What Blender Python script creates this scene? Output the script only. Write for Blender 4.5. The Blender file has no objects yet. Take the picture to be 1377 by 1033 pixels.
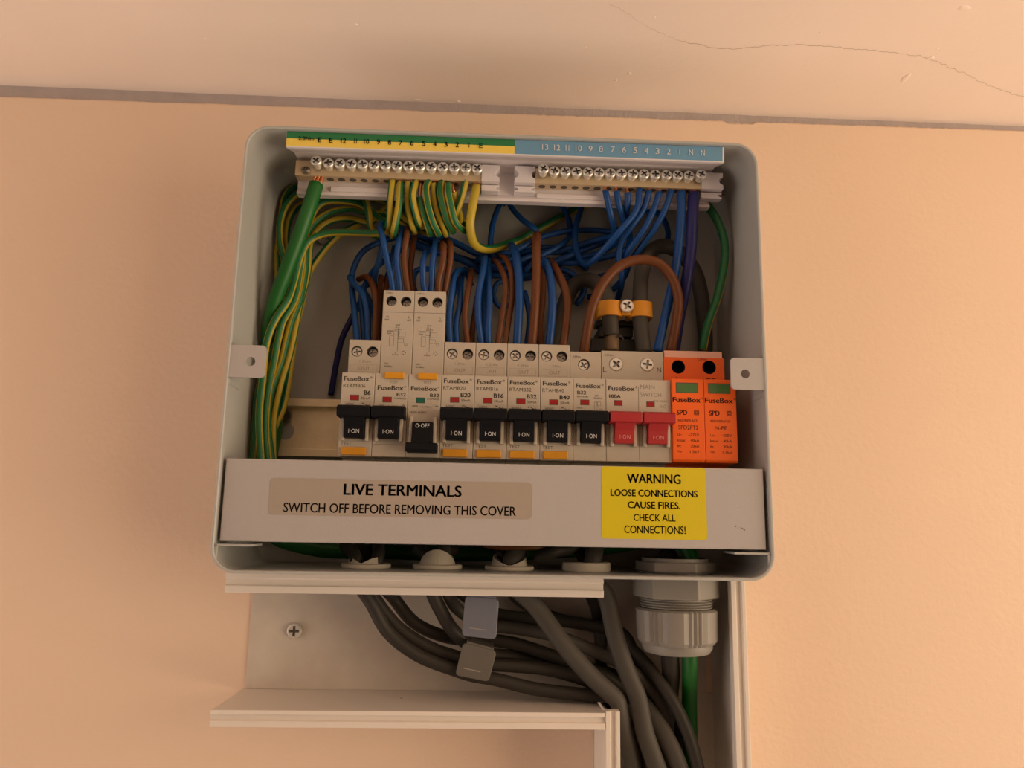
import bpy, bmesh, math, random
import numpy as np
from mathutils import Vector, noise
random.seed(7)
S = 0.001            # the layout below is in millimetres
OZ = 2.05            # height of the metal box's underside above the floor, metres
scene = bpy.context.scene
col = scene.collection

def V(x, y, z):
    return Vector((x * S, y * S, z * S + OZ))

# ------------------------------------------------------------------ camera
FPX = 1034.0
CAM = (-8.98, -475.14, 26.48)
PITCH, YAW, ROLL = (math.radians(a) for a in (10.328, 2.204, 0.9957))
fwd = Vector((math.sin(YAW) * math.cos(PITCH), math.cos(YAW) * math.cos(PITCH), math.sin(PITCH)))
rgt0 = Vector((math.cos(YAW), -math.sin(YAW), 0))
up0 = rgt0.cross(fwd)
rgt = math.cos(ROLL) * rgt0 + math.sin(ROLL) * up0
upv = -math.sin(ROLL) * rgt0 + math.cos(ROLL) * up0
cam_d = bpy.data.cameras.new('camera')
cam = bpy.data.objects.new('camera', cam_d)
col.objects.link(cam)
scene.camera = cam
cam_d.sensor_width = 36.0
cam_d.lens = 36.0 * FPX / 1377.0
cam_d.clip_start = 0.01
from mathutils import Matrix
M3 = Matrix((rgt, upv, -fwd)).transposed()
cam.matrix_world = Matrix.Translation(V(*CAM)) @ M3.to_4x4()

def at(px, py, Y):
    """real-world point (mm) at distance -Y in front of the wall for a measured image position"""
    d = fwd + rgt * ((px - 688.5) / FPX) - upv * ((py - 516.5) / FPX)
    t = (Y - CAM[1]) / d.y
    return (CAM[0] + t * d.x, Y, CAM[2] + t * d.z)

# ------------------------------------------------------------------ light
w = bpy.data.worlds.new('world')
scene.world = w
w.use_nodes = True
bg = w.node_tree.nodes['Background']
bg.inputs[0].default_value = (1.0, 0.81, 0.68, 1)
bg.inputs[1].default_value = 1.7

def area(name, loc, target, size, energy, color):
    ld = bpy.data.lights.new(name, 'AREA')
    ld.energy = energy
    ld.size = size
    ld.color = color
    o = bpy.data.objects.new(name, ld)
    col.objects.link(o)
    o.location = V(*loc)
    o.rotation_euler = (V(*target) - V(*loc)).to_track_quat('-Z', 'Y').to_euler()
    return o
area('room_lamp', (1250, -800, -40), (0, 0, 120), 1.1, 16.0, (1.0, 0.76, 0.50))
scene.view_settings.view_transform = 'Standard'
scene.view_settings.look = 'None'
scene.view_settings.exposure = 0.0
scene.view_settings.gamma = 1.0
scene.view_settings.use_curve_mapping = False

# ------------------------------------------------------------------ materials
def mat(name, c, rough=0.5, metal=0.0, bump=0.0, bscale=300.0, vary=0.0, vscale=40.0, coat=0.0, spec=0.5):
    m = bpy.data.materials.new(name)
    m.use_nodes = True
    nt = m.node_tree
    b = nt.nodes['Principled BSDF']
    b.inputs['Base Color'].default_value = (*c, 1)
    b.inputs['Roughness'].default_value = rough
    b.inputs['Metallic'].default_value = metal
    b.inputs['Specular IOR Level'].default_value = spec
    if vary or bump:
        tc = nt.nodes.new('ShaderNodeTexCoord')
    if vary:
        n = nt.nodes.new('ShaderNodeTexNoise')
        n.inputs['Scale'].default_value = vscale
        n.inputs['Detail'].default_value = 4
        r = nt.nodes.new('ShaderNodeValToRGB')
        r.color_ramp.elements[0].position = 0.3
        r.color_ramp.elements[1].position = 0.7
        r.color_ramp.elements[0].color = (*[x * (1 - vary) for x in c], 1)
        r.color_ramp.elements[1].color = (*[min(1, x * (1 + vary)) for x in c], 1)
        nt.links.new(tc.outputs['Object'], n.inputs['Vector'])
        nt.links.new(n.outputs['Fac'], r.inputs['Fac'])
        nt.links.new(r.outputs['Color'], b.inputs['Base Color'])
    if bump:
        n2 = nt.nodes.new('ShaderNodeTexNoise')
        n2.inputs['Scale'].default_value = bscale
        n2.inputs['Detail'].default_value = 3
        bp = nt.nodes.new('ShaderNodeBump')
        bp.inputs['Strength'].default_value = bump
        bp.inputs['Distance'].default_value = 0.001
        nt.links.new(tc.outputs['Object'], n2.inputs['Vector'])
        nt.links.new(n2.outputs['Fac'], bp.inputs['Height'])
        nt.links.new(bp.outputs['Normal'], b.inputs['Normal'])
    return m

M = {
    'wall': mat('wall_paint', (0.80, 0.61, 0.465), 0.6, 0, 0.2, 260, 0.015, 8),
    'ceil': mat('ceiling_paint', (0.94, 0.83, 0.75), 0.6, 0, 0.18, 160, 0.015, 14),
    'strip_shade': mat('joint_strip_shade', (0.44, 0.38, 0.37), 0.9, 0, 0.7, 400, 0.08, 60),  # grey tone painted in for the shade at the ceiling joint
    'crack': mat('crack_dirt', (0.50, 0.40, 0.32), 0.9),
    'floor': mat('pale_floor', (0.75, 0.66, 0.56), 0.6, 0, 0.1, 60, 0.1, 5),
    'light_block': mat('light_block_brown', (0.10, 0.07, 0.055), 0.8),
    'steel': mat('white_powder_coat', (0.41, 0.415, 0.40), 0.38, 0, 0.12, 1800),
    'cover': mat('white_cover_coat', (0.43, 0.41, 0.41), 0.42, 0, 0.10, 1800),
    'pvc': mat('white_pvc', (0.74, 0.68, 0.62), 0.4),
    'pvc_dusty': mat('dusty_white_pvc', (0.58, 0.52, 0.45), 0.6, 0, 0, 1, 0.06, 60),
    'holder': mat('white_moulded_plastic', (0.70, 0.66, 0.68), 0.4),
    'device': mat('cream_device_plastic', (0.50, 0.45, 0.375), 0.45, 0, 0.05, 2500),
    'well_shade': mat('terminal_well_shade', (0.10, 0.09, 0.075), 0.6),  # cream plastic darkened to stand for shade inside the wells
    'seam': mat('seam_grey', (0.25, 0.22, 0.19), 0.7),
    'black': mat('black_plastic', (0.005, 0.0055, 0.008), 0.6, spec=0.15),
    'red': mat('red_plastic', (0.36, 0.018, 0.022), 0.45),
    'orange': mat('orange_plastic', (0.88, 0.13, 0.006), 0.42),
    'orange_sheen': mat('orange_sheen_paint', (0.85, 0.50, 0.38), 0.25),
    'amber': mat('amber_button', (0.64, 0.29, 0.010), 0.45),
    'clamp': mat('amber_clamp_plastic', (0.66, 0.27, 0.012), 0.5),
    'flag_red': mat('flag_red', (0.33, 0.010, 0.012), 0.3),
    'flag_green': mat('flag_green', (0.010, 0.13, 0.09), 0.3),
    'lcd': mat('green_indicator', (0.07, 0.17, 0.05), 0.25),
    'ink': mat('dark_ink', (0.018, 0.015, 0.013), 0.6, spec=0.2),
    'ink_mid': mat('grey_ink', (0.085, 0.075, 0.06), 0.6),
    'ink_pale': mat('pale_ink', (0.29, 0.26, 0.22), 0.6),
    'ink_white': mat('white_ink', (0.60, 0.60, 0.60), 0.5),
    'ink_pink': mat('pink_ink', (0.70, 0.25, 0.22), 0.5),
    'label_green': mat('label_green', (0.010, 0.17, 0.055), 0.35),
    'label_yellow': mat('label_yellow', (0.80, 0.60, 0.10), 0.35),
    'label_blue': mat('label_blue', (0.12, 0.29, 0.46), 0.35),
    'sticker_grey': mat('silver_sticker', (0.42, 0.37, 0.32), 0.32, 0.15),
    'sticker_yellow': mat('yellow_sticker', (0.62, 0.51, 0.004), 0.45),
    'zinc': mat('passivated_zinc', (0.95, 0.82, 0.56), 0.36, 0.3, 0.08, 500, 0.06, 90),
    'screw': mat('bright_screw_steel', (0.80, 0.79, 0.74), 0.34, 0.55),
    'screw_dark': mat('dull_screw_and_slot_shade', (0.36, 0.35, 0.33), 0.35, 1.0),
    'brass': mat('brass_bar', (0.72, 0.58, 0.38), 0.4, 0.6, 0.1, 600),
    'copper': mat('bare_copper', (0.92, 0.42, 0.22), 0.28, 1.0),
    'green': mat('green_pvc_sheath', (0.004, 0.115, 0.012), 0.48),
    'ey': mat('earth_yellow', (0.46, 0.345, 0.025), 0.45),
    'eg': mat('earth_green', (0.010, 0.135, 0.040), 0.45),
    'blue': mat('blue_pvc', (0.007, 0.060, 0.235), 0.4, spec=0.3),
    'navy': mat('indigo_pvc', (0.016, 0.017, 0.11), 0.4, spec=0.3),
    'brown': mat('brown_pvc', (0.125, 0.040, 0.012), 0.45, spec=0.3),
    'grey': mat('grey_pvc_sheath', (0.034, 0.030, 0.025), 0.5, spec=0.25),
    'grey_l': mat('light_grey_pvc_sheath', (0.062, 0.056, 0.048), 0.52, spec=0.25),
    'sleeve': mat('brown_tail_core', (0.16, 0.10, 0.05), 0.5),
    'clip': mat('galvanised_clip', (0.17, 0.18, 0.225), 0.4, 0.2, 0.1, 400),
    'clip_dull': mat('dull_clip', (0.135, 0.125, 0.11), 0.5, 0.2),
    'rubber': mat('cream_grommet', (0.60, 0.55, 0.45), 0.6, 0, 0.1, 300),
    'gland': mat('grey_nylon_gland', (0.23, 0.215, 0.19), 0.45),
    'darkplastic': mat('dark_bracket', (0.045, 0.045, 0.04), 0.5),
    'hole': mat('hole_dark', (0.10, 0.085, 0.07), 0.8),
}

# ------------------------------------------------------------------ building helpers
def wloc(o):
    p = Vector((0, 0, 0))
    while o is not None:
        p += o.location
        o = o.parent
    return p

class MB:
    """collects shapes in millimetres, then links them as one mesh object"""
    def __init__(self):
        self.bm = bmesh.new()
    def face(self, vs, mi=0):
        try:
            f = self.bm.faces.new(vs)
            f.material_index = mi
            return f
        except ValueError:
            return None
    def poly(self, pts, mi=0):
        return self.face([self.bm.verts.new(p) for p in pts], mi)
    def box(self, x0, x1, y0, y1, z0, z1, mi=0):
        v = [self.bm.verts.new((x, y, z)) for x in (x0, x1) for y in (y0, y1) for z in (z0, z1)]
        for q in ((0, 1, 3, 2), (4, 6, 7, 5), (0, 4, 5, 1), (2, 3, 7, 6), (0, 2, 6, 4), (1, 5, 7, 3)):
            self.face([v[i] for i in q], mi)
        return self
    def prism_x(self, prof, x0, x1, mi=0):
        """profile of (y, z) pushed along x"""
        a = [self.bm.verts.new((x0, y, z)) for y, z in prof]
        b = [self.bm.verts.new((x1, y, z)) for y, z in prof]
        n = len(prof)
        for i in range(n):
            self.face([a[i], a[(i + 1) % n], b[(i + 1) % n], b[i]], mi)
        self.face(a[::-1], mi)
        self.face(b, mi)
        return self
    def prism_z(self, prof, z0, z1, mi=0):
        a = [self.bm.verts.new((x, y, z0)) for x, y in prof]
        b = [self.bm.verts.new((x, y, z1)) for x, y in prof]
        n = len(prof)
        for i in range(n):
            self.face([a[i], a[(i + 1) % n], b[(i + 1) % n], b[i]], mi)
        self.face(a[::-1], mi)
        self.face(b, mi)
        return self
    def prism_y(self, prof, y0, y1, mi=0):
        a = [self.bm.verts.new((x, y0, z)) for x, z in prof]
        b = [self.bm.verts.new((x, y1, z)) for x, z in prof]
        n = len(prof)
        for i in range(n):
            self.face([a[i], a[(i + 1) % n], b[(i + 1) % n], b[i]], mi)
        self.face(a[::-1], mi)
        self.face(b, mi)
        return self
    def holed(self, outer, holes, y0, y1, mi=0, wall_mi=None, bottom=False, only_front=False):
        """plate in the x-z plane from y0 (front) to y1 (back) with real holes; outer/holes are lists of (x, z)"""
        wall_mi = mi if wall_mi is None else wall_mi
        loops = []
        for k, ring in enumerate([outer] + holes):
            f = [self.bm.verts.new((x, y0, z)) for x, z in ring]
            loops.append(f)
        edges = []
        for f in loops:
            for i in range(len(f)):
                edges.append(self.bm.edges.new((f[i], f[(i + 1) % len(f)])))
        r = bmesh.ops.triangle_fill(self.bm, edges=edges, use_beauty=True)
        for g in r['geom']:
            if isinstance(g, bmesh.types.BMFace):
                g.material_index = mi
        for k, f in enumerate(loops):
            if k == 0 and only_front:
                continue
            ring = [outer] + holes
            b = [self.bm.verts.new((x, y1, z)) for x, z in ring[k]]
            n = len(f)
            for i in range(n):
                self.face([f[i], f[(i + 1) % n], b[(i + 1) % n], b[i]], mi if k == 0 else wall_mi)
            if bottom and k > 0:
                self.face(b, wall_mi)
        return self
    def lathe(self, c, prof, n=28, axis='z', mi=0, caps=True, sx=1.0):
        """profile of (radius, height) turned about an axis through c"""
        rings = []
        for r, h in prof:
            ring = []
            for i in range(n):
                a = 2 * math.pi * i / n
                u, v = r * math.cos(a) * sx, r * math.sin(a)
                if axis == 'z':
                    p = (c[0] + u, c[1] + v, c[2] + h)
                elif axis == 'y':
                    p = (c[0] + u, c[1] - h, c[2] + v)
                else:
                    p = (c[0] + h, c[1] + u, c[2] + v)
                ring.append(self.bm.verts.new(p))
            rings.append(ring)
        for a, b in zip(rings, rings[1:]):
            for i in range(n):
                self.face([a[i], a[(i + 1) % n], b[(i + 1) % n], b[i]], mi)
        if caps:
            self.face(rings[0][::-1], mi)
            self.face(rings[-1], mi)
        return self
    def tube(self, pts, r, sides=12, mis=None, roll=0.0, step=1.8, flat=1.0, twist=0.0):
        path = catmull(pts, step) if step else [Vector(p) for p in pts]
        n = len(path)
        tan = []
        for i in range(n):
            t = path[min(i + 1, n - 1)] - path[max(i - 1, 0)]
            tan.append(t.normalized() if t.length > 1e-9 else Vector((0, 0, -1)))
        ref = Vector((0, -1, 0))
        if abs(tan[0].dot(ref)) > 0.9:
            ref = Vector((1, 0, 0))
        nrm = (ref - tan[0] * ref.dot(tan[0])).normalized()
        rings = []
        for i in range(n):
            nrm = (nrm - tan[i] * nrm.dot(tan[i])).normalized()
            bn = tan[i].cross(nrm)
            ring = []
            for k in range(sides):
                a = 2 * math.pi * k / sides + roll + twist * i / max(1, n - 1)
                if flat != 1.0:
                    # flat cable: the wide side faces away from the wall
                    a = 2 * math.pi * k / sides
                    ring.append(self.bm.verts.new(path[i] + nrm * (math.cos(a) * r / flat) + bn * (math.sin(a) * r)))
                else:
                    ring.append(self.bm.verts.new(path[i] + nrm * (math.cos(a) * r) + bn * (math.sin(a) * r)))
            rings.append(ring)
        for a, b in zip(rings, rings[1:]):
            for k in range(sides):
                f = self.face([a[k], a[(k + 1) % sides], b[(k + 1) % sides], b[k]], mis[k % len(mis)] if mis else 0)
                if f:
                    f.smooth = True
        self.face(rings[0][::-1], 0)
        self.face(rings[-1], 0)
        return self
    def build(self, name, mats, parent=None, smooth=False, bevel=0.0, segs=2, loc=None):
        me = self.mesh(name, mats, parent, smooth)
        return link(name, me, parent, bevel, segs, loc)
    def mesh(self, name, mats, parent=None, smooth=False):
        off = wloc(parent) if parent else Vector((0, 0, OZ))
        bmesh.ops.recalc_face_normals(self.bm, faces=self.bm.faces)
        for v in self.bm.verts:
            v.co = v.co * S
        if parent is not None and not getattr(self, 'local', False):
            d = Vector((0, 0, OZ)) - off
            for v in self.bm.verts:
                v.co += d
        me = bpy.data.meshes.new(name)
        self.bm.to_mesh(me)
        self.bm.free()
        for m in (mats if isinstance(mats, (list, tuple)) else [mats]):
            me.materials.append(M[m])
        if smooth:
            me.polygons.foreach_set('use_smooth', [True] * len(me.polygons))
            try:
                me.set_sharp_from_angle(angle=math.radians(40))
            except Exception:
                pass
        return me

def link(name, me, parent=None, bevel=0.0, segs=2, loc=None):
    o = bpy.data.objects.new(name, me)
    col.objects.link(o)
    if parent is not None:
        o.parent = parent
    elif loc is None:
        o.location = (0, 0, OZ)
    if loc is not None:
        o.location = loc
    if bevel:
        b = o.modifiers.new('edge', 'BEVEL')
        b.width = bevel * S
        b.segments = segs
        b.limit_method = 'ANGLE'
        b.angle_limit = math.radians(35)
    return o

def local_mb():
    m = MB()
    m.local = True
    return m

def catmull(pts, step):
    P = [Vector(p) for p in pts]
    if len(P) == 2:
        return [P[0].lerp(P[1], k / 6) for k in range(7)]
    ext = [P[0] * 2 - P[1]] + P + [P[-1] * 2 - P[-2]]
    out = []
    for i in range(1, len(ext) - 2):
        p0, p1, p2, p3 = ext[i - 1:i + 3]
        t0 = 0.0
        t1 = t0 + max(1e-4, (p1 - p0).length) ** 0.5
        t2 = t1 + max(1e-4, (p2 - p1).length) ** 0.5
        t3 = t2 + max(1e-4, (p3 - p2).length) ** 0.5
        n = max(3, int((p2 - p1).length / step))
        for k in range(n):
            t = t1 + (t2 - t1) * k / n
            a1 = p0 * ((t1 - t) / (t1 - t0)) + p1 * ((t - t0) / (t1 - t0))
            a2 = p1 * ((t2 - t) / (t2 - t1)) + p2 * ((t - t1) / (t2 - t1))
            a3 = p2 * ((t3 - t) / (t3 - t2)) + p3 * ((t - t2) / (t3 - t2))
            b1 = a1 * ((t2 - t) / (t2 - t0)) + a2 * ((t - t0) / (t2 - t0))
            b2 = a2 * ((t3 - t) / (t3 - t1)) + a3 * ((t - t1) / (t3 - t1))
            out.append(b1 * ((t2 - t) / (t2 - t1)) + b2 * ((t - t1) / (t2 - t1)))
    out.append(P[-1])
    return out

def circ(cx, cz, r, n=20):
    return [(cx + r * math.cos(2 * math.pi * i / n), cz + r * math.sin(2 * math.pi * i / n)) for i in range(n)]

def rrect(x0, x1, z0, z1, r, n=5):
    if not isinstance(r, (list, tuple)):
        r = (r, r, r, r)                      # lower-left, lower-right, upper-right, upper-left
    out = []
    for (cx, cz, a0, rr) in ((x0 + r[0], z0 + r[0], math.pi, r[0]), (x1 - r[1], z0 + r[1], 1.5 * math.pi, r[1]),
                             (x1 - r[2], z1 - r[2], 0, r[2]), (x0 + r[3], z1 - r[3], 0.5 * math.pi, r[3])):
        if rr <= 0:
            out.append((cx, cz))
            continue
        for k in range(n + 1):
            a = a0 + 0.5 * math.pi * k / n
            out.append((cx + rr * math.cos(a), cz + rr * math.sin(a)))
    return out

def tag(o, label, cat, group=None, kind=None):
    o['label'] = label
    if cat:
        o['category'] = cat
    if group:
        o['group'] = group
    if kind:
        o['kind'] = kind
    return o

def thing(name, label, cat, base, group=None):
    o = bpy.data.objects.new(name, None)
    o.empty_display_size = 0.01
    col.objects.link(o)
    o.location = V(*base)
    return tag(o, label, cat, group)

_txt = {}
def txt_mesh(s, bold, m):
    k = (s, bold, m)
    if k in _txt:
        return _txt[k]
    cu = bpy.data.curves.new('print', 'FONT')
    cu.body = s
    cu.size = 1.0
    cu.resolution_u = 3
    cu.align_x = 'LEFT'
    cu.space_character = 1.12 if '\u00b7' in s else 1.0
    o = bpy.data.objects.new('print', cu)
    col.objects.link(o)
    dg = bpy.context.evaluated_depsgraph_get()
    me = bpy.data.meshes.new_from_object(o.evaluated_get(dg))
    bpy.data.objects.remove(o)
    if bold:
        bm = bmesh.new()
        for dx, dy in [(a_ * bold, b_ * bold) for a_, b_ in ((-.028, 0), (.028, 0), (0, .012), (0, -.012))]:
            n0 = len(bm.verts)
            bm.from_mesh(me)
            bm.verts.ensure_lookup_table()
            for v in bm.verts[n0:]:
                v.co.x += dx
                v.co.y += dy
        bm.to_mesh(me)
        bm.free()
    xs = [v.co.x for v in me.vertices]
    ys = [v.co.y for v in me.vertices]
    x0, x1, y0, y1 = min(xs), max(xs), min(ys), max(ys)
    for v in me.vertices:
        v.co = ((v.co.x - (x0 + x1) / 2) / (x1 - x0), 0.0, (v.co.y - (y0 + y1) / 2) / (y1 - y0))
    me.materials.clear()
    me.materials.append(M[m])
    _txt[k] = me
    return me

def text(s, x, y, z, wd, ht, m, parent, bold=False, align='c', local=False):
    """flat print facing the room; x, y, z in mm (world, or local to the parent), wd x ht its size"""
    me = txt_mesh(s, bold, m)
    o = bpy.data.objects.new('printed_text', me)
    col.objects.link(o)
    o.parent = parent
    if align == 'l':
        x += wd / 2
    elif align == 'r':
        x -= wd / 2
    p = Vector((x * S, y * S, z * S))
    if not local:
        p += Vector((0, 0, OZ)) - wloc(parent)
    o.location = p
    o.scale = (wd * S, 1, ht * S)
    return o

# a screw head with a real cross recess, facing the room, radius 1 mm units scaled when placed
def screw_mesh(name, m, shank=0.0):
    mb = local_mb()
    R, n = 1.0, 20
    a, b = 0.17, 0.68
    cross = [(a, a), (a, b), (-a, b), (-a, a), (-b, a), (-b, -a), (-a, -a), (-a, -b), (a, -b), (a, -a), (b, -a), (b, a)]
    th = 0.3
    c, s_ = math.cos(th), math.sin(th)
    cross = [(x * c - z * s_, x * s_ + z * c) for x, z in cross]
    mb.holed(circ(0, 0, R * 0.86, n), [cross], -0.62, -0.15, 0, 1, bottom=True, only_front=True)
    mb.lathe((0, 0, 0), [(R * 0.86, 0.62), (R, 0.48), (R, 0.0)], n, 'y', 0, caps=False)
    if shank:
        mb.lathe((0, 0, 0), [(R * 1.0, 0.0), (R * 0.72, -0.02), (R * 0.72, -shank)], n, 'y', 0, caps=False)
    bmesh.ops.remove_doubles(mb.bm, verts=mb.bm.verts, dist=1e-4)
    return mb.mesh(name, [m, 'screw_dark'])  # darker steel in the cross recess stands for its shade
SCREW = screw_mesh('screw', 'screw')
SCREW_LONG = screw_mesh('terminal_screw', 'screw', 1.3)
SCREW_DULL = screw_mesh('dull_screw', 'screw_dark')

def screw(name, me, x, y, z, r, parent, local=False, tilt=0.0, spin=None):
    o = bpy.data.objects.new(name, me)
    col.objects.link(o)
    o.parent = parent
    p = Vector((x * S, y * S, z * S))
    if not local:
        p += Vector((0, 0, OZ)) - (wloc(parent) if parent else Vector())
    o.location = p
    o.scale = (r, r, r)
    o.rotation_mode = 'YXZ'
    o.rotation_euler = (tilt, random.uniform(0, 1.5) if spin is None else spin, 0)
    return o

# ------------------------------------------------------------------ the setting
def wall():
    mb = MB()
    # painted skim stops just short of the ceiling with a slightly ragged top edge
    xs = [-1350, -700] + [-420 + 2.5 * i for i in range(345)] + [800, 2000]
    top = []
    for x in xs:
        z = 297.7 + 0.0045 * x
        z += 0.5 * noise.noise(Vector((x * 0.05, 3, 0))) + (0.5 if x > 20 else 0.25) * noise.noise(Vector((x * 0.31, 7, 0)))
        if 150 < x < 172:
            z -= 1.6
        top.append(z)
    f = [mb.bm.verts.new((x, 0, -2050)) for x in xs]
    m = [mb.bm.verts.new((x, 0, z - 1.0)) for x, z in zip(xs, top)]
    t = [mb.bm.verts.new((x, 0.6, z)) for x, z in zip(xs, top)]
    b = [mb.bm.verts.new((x, 4, z)) for x, z in zip(xs, top)]
    for i in range(len(xs) - 1):
        mb.face([f[i], f[i + 1], m[i + 1], m[i]])
        mb.face([m[i], m[i + 1], t[i + 1], t[i]])
        mb.face([t[i], t[i + 1], b[i + 1], b[i]])
    o = mb.build('wall_back', 'wall')
    tag(o, 'peach cream painted wall behind the open metal box', None, kind='structure')
    mb = MB()
    mb.box(-1350, 2000, 2, 12, -2050, 330)
    p = mb.build('trim_1', 'strip_shade')
    tag(p, 'recessed strip toned dark as shade between the wall paint and the ceiling', None, kind='structure')
    return o
wall()

def ceiling():
    mb = MB()
    xs = [-1350, -700] + [-420 + 4 * i for i in range(216)] + [800, 2000]
    ys = [6, 3, 0.8, -0.6, -2.2, -4, -7, -12, -20, -40, -80, -160, -300, -700, -1600, -3000]
    g = []
    for y in ys:
        row = []
        for x in xs:
            z = 304.5 - 0.0022 * x
            k = math.exp(-((y + 1.0) / 2.4) ** 2)
            rough = 1.0 if x > 0 else 0.35
            z -= k * rough * max(0, 0.9 * noise.noise(Vector((x * 0.11, y * 0.3, 1))) + 0.6 * noise.noise(Vector((x * 0.37, y, 5))))
            z += 0.35 * noise.noise(Vector((x * 0.012, y * 0.02, 9)))
            yy = y + (0.6 * noise.noise(Vector((x * 0.2, 0, 2))) if -3 < y < 3 else 0)
            row.append(mb.bm.verts.new((x, yy, z)))
        g.append(row)
    for a, b in zip(g, g[1:]):
        for i in range(len(xs) - 1):
            mb.face([a[i], a[i + 1], b[i + 1], b[i]])
    o = mb.build('ceiling', 'ceil', smooth=True)
    tag(o, 'cream painted ceiling with a hairline crack', None, kind='structure')
    def onceil(px, py):
        d = fwd + rgt * ((px - 688.5) / FPX) - upv * ((py - 516.5) / FPX)
        t = (304.3 - CAM[2]) / d.z
        return Vector((CAM[0] + t * d.x, CAM[1] + t * d.y, 304.3 - 0.0022 * (CAM[0] + t * d.x)))
    # paint blobs and chips
    blobs = [(1218, 104, 2.0, 5.5), (1251, 77, 2.2, 2.4), (880, 23, .9, .8), (1260, 65, .9, .7), (1296, 10, 3.5, 2.2), (846, 99, 1.4, 1.4),
             (275, 54, 1.6, 1.2), (562, 135, 1.8, 1.0), (616, 137, 1.6, 1.2), (787, 64, 1.0, 1.0), (828, 108, 1.0, 1.3), (479, 34, .9, .9), (1103, 44, .8, .8)]
    for px, py, rx, ry in blobs:
        c = onceil(px, py)
        mb = MB()
        prof = []
        rings = []
        for k in range(5):
            a = k / 4 * math.pi / 2
            rings.append([(c.x + rx * math.cos(a) * math.cos(t) * (1 + .25 * math.sin(3 * t + px)), c.y + ry * math.cos(a) * math.sin(t),
                           c.z - 0.55 * math.sin(a) + 0.3) for t in [2 * math.pi * i / 12 for i in range(12)]])
        vs = [[mb.bm.verts.new(p) for p in r] for r in rings]
        for a, b in zip(vs, vs[1:]):
            for i in range(12):
                mb.face([a[i], a[(i + 1) % 12], b[(i + 1) % 12], b[i]])
        mb.face(vs[-1])
        mb.build('paint_blob', 'ceil', o, smooth=True)
    cr = [(820, 5), (850, 22), (880, 40), (915, 54), (950, 62), (985, 65), (1020, 62), (1060, 60), (1100, 61), (1150, 65), (1200, 70), (1245, 77),
          (1290, 95), (1340, 118), (1377, 130)]
    pts = [onceil(*p) for p in cr]
    fine = catmull(pts, 1.5)
    fine = [p + Vector((.5 * noise.noise(p * .5), 1.3 * noise.noise(p * .33), .07 + .05 * noise.noise(p * .1))) for p in fine]
    mb = MB()
    mb.tube(fine, 0.11, 5, step=3)
    mb.build('crack', 'crack', o)
    return o
ceiling()

mb = MB()
mb.box(-1350, 2000, -3000, 6, -2060, -2050)
tag(mb.build('floor', 'floor'), 'pale floor', None, kind='structure')
mb = MB()
mb.box(-1350, 2000, -1310, -1300, -2050, 304)  # unseen wall, added behind the camera to hold back frontal light
tag(mb.build('light_block_wall', 'light_block'), 'unseen dark brown wall added to block light from the front', None, kind='structure')

# a loose chip of skim at the top of the wall
# ------------------------------------------------------------------ metal box
W, H, D, T, RAD = 285.3, 240.7, 78.0, 1.6, 13.0
box = thing('metal_enclosure', 'open white powder coated steel consumer unit box on the wall', 'electrical box', (0, 0, 0))
GROM = [at(px, 765, -38)[0] for px in (492, 588, 685, 788)]
GLX = at(908, 770, -42)[0]
FLOOR_HOLES = [(x, -38.0, 11.3) for x in GROM] + [(GLX, -42.0, 19.0)]
def shell():
    mb = MB()
    hole_rings = []
    xo = W / 2
    def ring(inset, y, rr):
        return [mb.bm.verts.new((x, y, z)) for x, z in rrect(-xo + inset, xo - inset, inset, H - inset, rr, 8)]
    rr = [ring(0, 0, RAD), ring(0, -D + .5, RAD), ring(.45, -D, RAD - .4), ring(T - .45, -D, RAD - T + .4), ring(T, -D + .5, RAD - T),
          ring(T, -5.5, RAD - T), ring(T + 1.2, -2.8, RAD - T), ring(T + 4, -T, RAD - T - 2)]
    n = len(rr[0])
    for j, (a, b) in enumerate(zip(rr, rr[1:])):
        for i in range(n):
            q = [a[i], a[(i + 1) % n], b[(i + 1) % n], b[i]]
            zf = max(v.co.z for v in q)
            if j in (0, 4) and zf < T + .01 and abs(q[0].co.x - q[1].co.x) > 100:
                # flat floor sheet: cut the cable entries out of it
                edges = [mb.bm.edges.get((q[k], q[(k + 1) % 4])) or mb.bm.edges.new((q[k], q[(k + 1) % 4])) for k in range(4)]
                for cx_, cy_, cr_ in FLOOR_HOLES:
                    ring_ = [mb.bm.verts.new((cx_ + cr_ * math.cos(2 * math.pi * k / 28), cy_ + cr_ * math.sin(2 * math.pi * k / 28), zf)) for k in range(28)]
                    hole_rings.append(ring_)
                    edges += [mb.bm.edges.new((ring_[k], ring_[(k + 1) % 28])) for k in range(28)]
                bmesh.ops.triangle_fill(mb.bm, edges=edges, use_beauty=True)
            else:
                mb.face(q)
    m_ = len(hole_rings) // 2
    for a, b in zip(hole_rings[:m_], hole_rings[m_:]):
        for k in range(28):
            mb.face([a[k], a[(k + 1) % 28], b[(k + 1) % 28], b[k]])
    mb.face(rr[-1])
    mb.face(rr[0][::-1])
    mb.build('box_shell', 'steel', box, smooth=True)
shell()
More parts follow.
